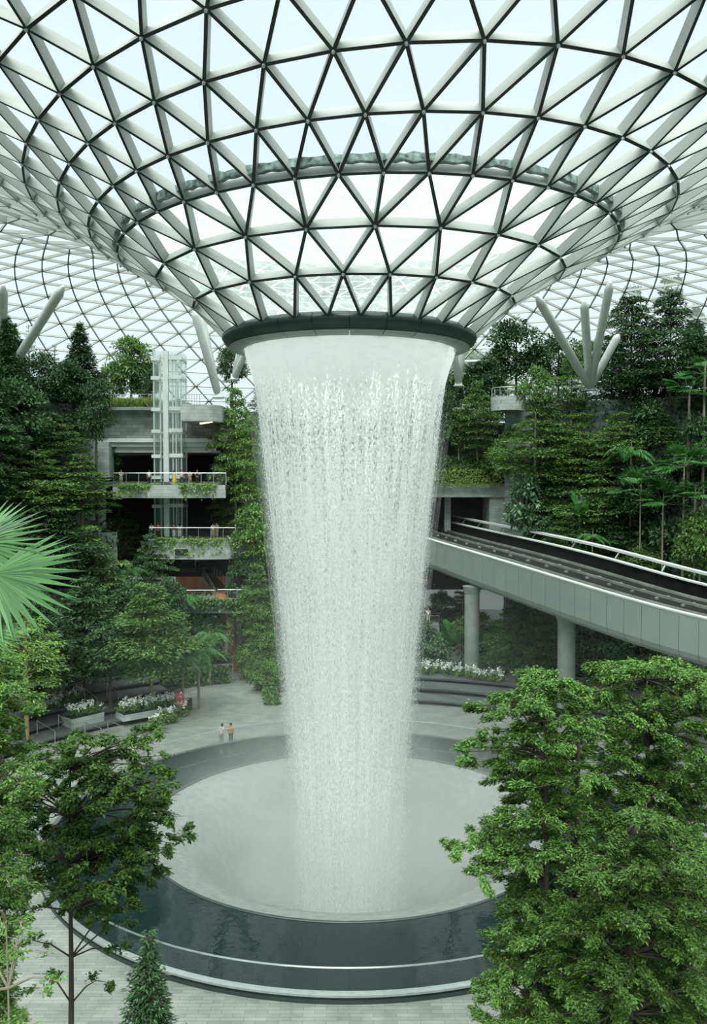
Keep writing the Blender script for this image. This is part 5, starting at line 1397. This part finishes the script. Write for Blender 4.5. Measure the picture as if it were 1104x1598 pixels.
    em.lathe([(.001,-.009),(.008,-.004),(.008,.004),(.001,.009)], 6)
    eye = bpy.data.meshes.new('eye'); eye.from_pydata(em.v, [], em.f); eye.materials.append(M['eye'])
    mm = MB(); mm.box((0,0,0), (.045,.008,.011)); mouth = bpy.data.meshes.new('mouth'); mouth.from_pydata(mm.v, [], mm.f); mouth.materials.append(M['lip'])
    return dict(body=body, shirt=top, trousers=tro, shorts=sho, dress=dress, hair=hair, longhair=lhair, eye=eye, mouth=mouth, lean=lean)
POSES = {p: pose_mesh(p) for p in ('stand', 'lean', 'fold')}
def person(label, p, face=0.0, pose='stand', top='white', low='black', wear='trousers', long=False, h=1.68):
    """face 0 looks towards the camera"""
    ps = POSES[pose]; T = thing('person', label, 'person', p, face); T.scale = (h/1.75,)*3
    def col(me, c):
        q = me.copy(); q.materials.clear(); q.materials.append(M['cl_'+c]); q.polygons.foreach_set('use_smooth', [True]*len(q.polygons)); return q
    link('body', ps['body'], T)
    if wear == 'dress': link('dress', col(ps['dress'], top), T)
    else:
        link('shirt', col(ps['shirt'], top), T); link('trousers' if wear == 'trousers' else 'shorts', col(ps[wear], low), T)
    link('hair', ps['longhair' if long else 'hair'], T)
    for s in (-1, 1):
        e = link('eye', ps['eye'], T); e.location = (.032*s, ps['lean']*1.4-.101, 1.615)
    m_ = link('mouth', ps['mouth'], T); m_.location = (0, ps['lean']*1.4-.106, 1.545)
    return T
fz2 = at(260, 757, 93.5).z; fz1 = at(260, 838, 94.5).z
def on_balcony(px, level, back=1.1):
    d = (92.9 if level == 2 else 93.9)+back*.4; q = at(px, 750, d); return (q.x, q.y, b2.z if level == 2 else b1.z)
a2z, a1z = a2.z, a1.z
person('person in white shirt and pale shorts at the left end of the middle balcony', on_balcony(189, 2), .4, 'lean', 'white', 'pale', 'shorts')
person('person in white shirt and dark trousers seen from behind on the middle balcony', on_balcony(233, 2), PI, 'stand', 'white', 'black')
person('person in yellow dress with long dark hair beside the lift', on_balcony(272, 2), PI*.9, 'stand', 'yellow', 'yellow', 'dress', True, 1.66)
person('person in pale grey top just right of the yellow dress', on_balcony(284, 2), .3, 'stand', 'pale', 'navy')
person('person in pink top leaning on the middle balcony rail', on_balcony(297, 2), 0, 'lean', 'pink', 'beige', 'shorts', False, 1.55)
person('person in black top at the right end of the middle balcony', on_balcony(308, 2), .2, 'lean', 'black', 'black')
person('person with long hair in white top at the left of the lower balcony', on_balcony(236, 1), .2, 'lean', 'white', 'black', 'trousers', True)
person('person in red top on the lower balcony next to the lift', on_balcony(246, 1), 0, 'fold', 'red', 'black')
person('person in black top with white trousers on the lower balcony', on_balcony(271, 1), .5, 'stand', 'black', 'white')
person('person in white shirt right of the lift on the lower balcony', on_balcony(280, 1), PI, 'stand', 'white', 'white', 'trousers', True)
person('person in cream top and beige trousers on the right of the lower balcony', on_balcony(332, 1), .2, 'stand', 'white', 'beige')
person('person in beige top standing close behind the cream-topped one', on_balcony(338, 1, 2.2), -.3, 'stand', 'beige', 'beige', 'trousers', False, 1.74)
q = at(305, 889, 113); person('person in white shirt leaning at the rail under the lower balcony', q, PI*.8, 'lean', 'white', 'beige')
q = at(316, 887, 118.3); person('person in beige far along the reddish upper path', q, 0, 'stand', 'beige', 'grey')
q = on_z(338, 1158, 0); r_ = 18.0/math.hypot(q.x, q.y); person('person in pale top leaning on the far pool rail', (q.x*r_, q.y*r_, 0), PI*.85, 'lean', 'pale', 'grey')
r_ = 18.0/math.hypot(q.x, q.y); person('person in orange top beside the far pool rail', (q.x*r_+.7, q.y*r_+.3, 0), PI*.9, 'stand', 'orange', 'black')
q = on_z(865, 1516, 0); person('person in yellow shirt and yellow skirt behind the big right tree', q, .3, 'fold', 'yellow', 'yellow', 'dress')
q = on_z(836, 1524, 0); person('person in blue beside the yellow-dressed one behind the tree', q, -.4, 'stand', 'blue', 'navy')
q = on_z(1098, 1540, 0); person('person in yellow top at the bottom right edge behind leaves', q, .2, 'stand', 'yellow', 'navy')
q = on_z(846, 1592, 0); person('person in white under the big right tree near the bottom edge', q, .6, 'stand', 'white', 'white')
q = at(669, 973, 97); person('person in white standing just right of the waterfall below the track', (q.x, q.y, q.z), 0, 'stand', 'white', 'white', 'trousers', False, 1.8)
T = thing('lookout_ledge', 'small stone ledge with rail just right of the waterfall', 'ledge', (q.x, q.y, 0))
m_ = MB(); m_.box((0,.3,q.z/2-.05), (2.4,2.0,q.z-.1)); m_.build('block', M['wallstone'], T)
m_ = MB(); m_.bar((-1.2,-.6,q.z+1.0), (1.2,-.6,q.z+1.0), .06)
for x in (-1.15, 0, 1.15): m_.bar((x,-.6,q.z-.1), (x,-.6,q.z+1.0), .05)
m_.build('handrail', M['chrome'], T)
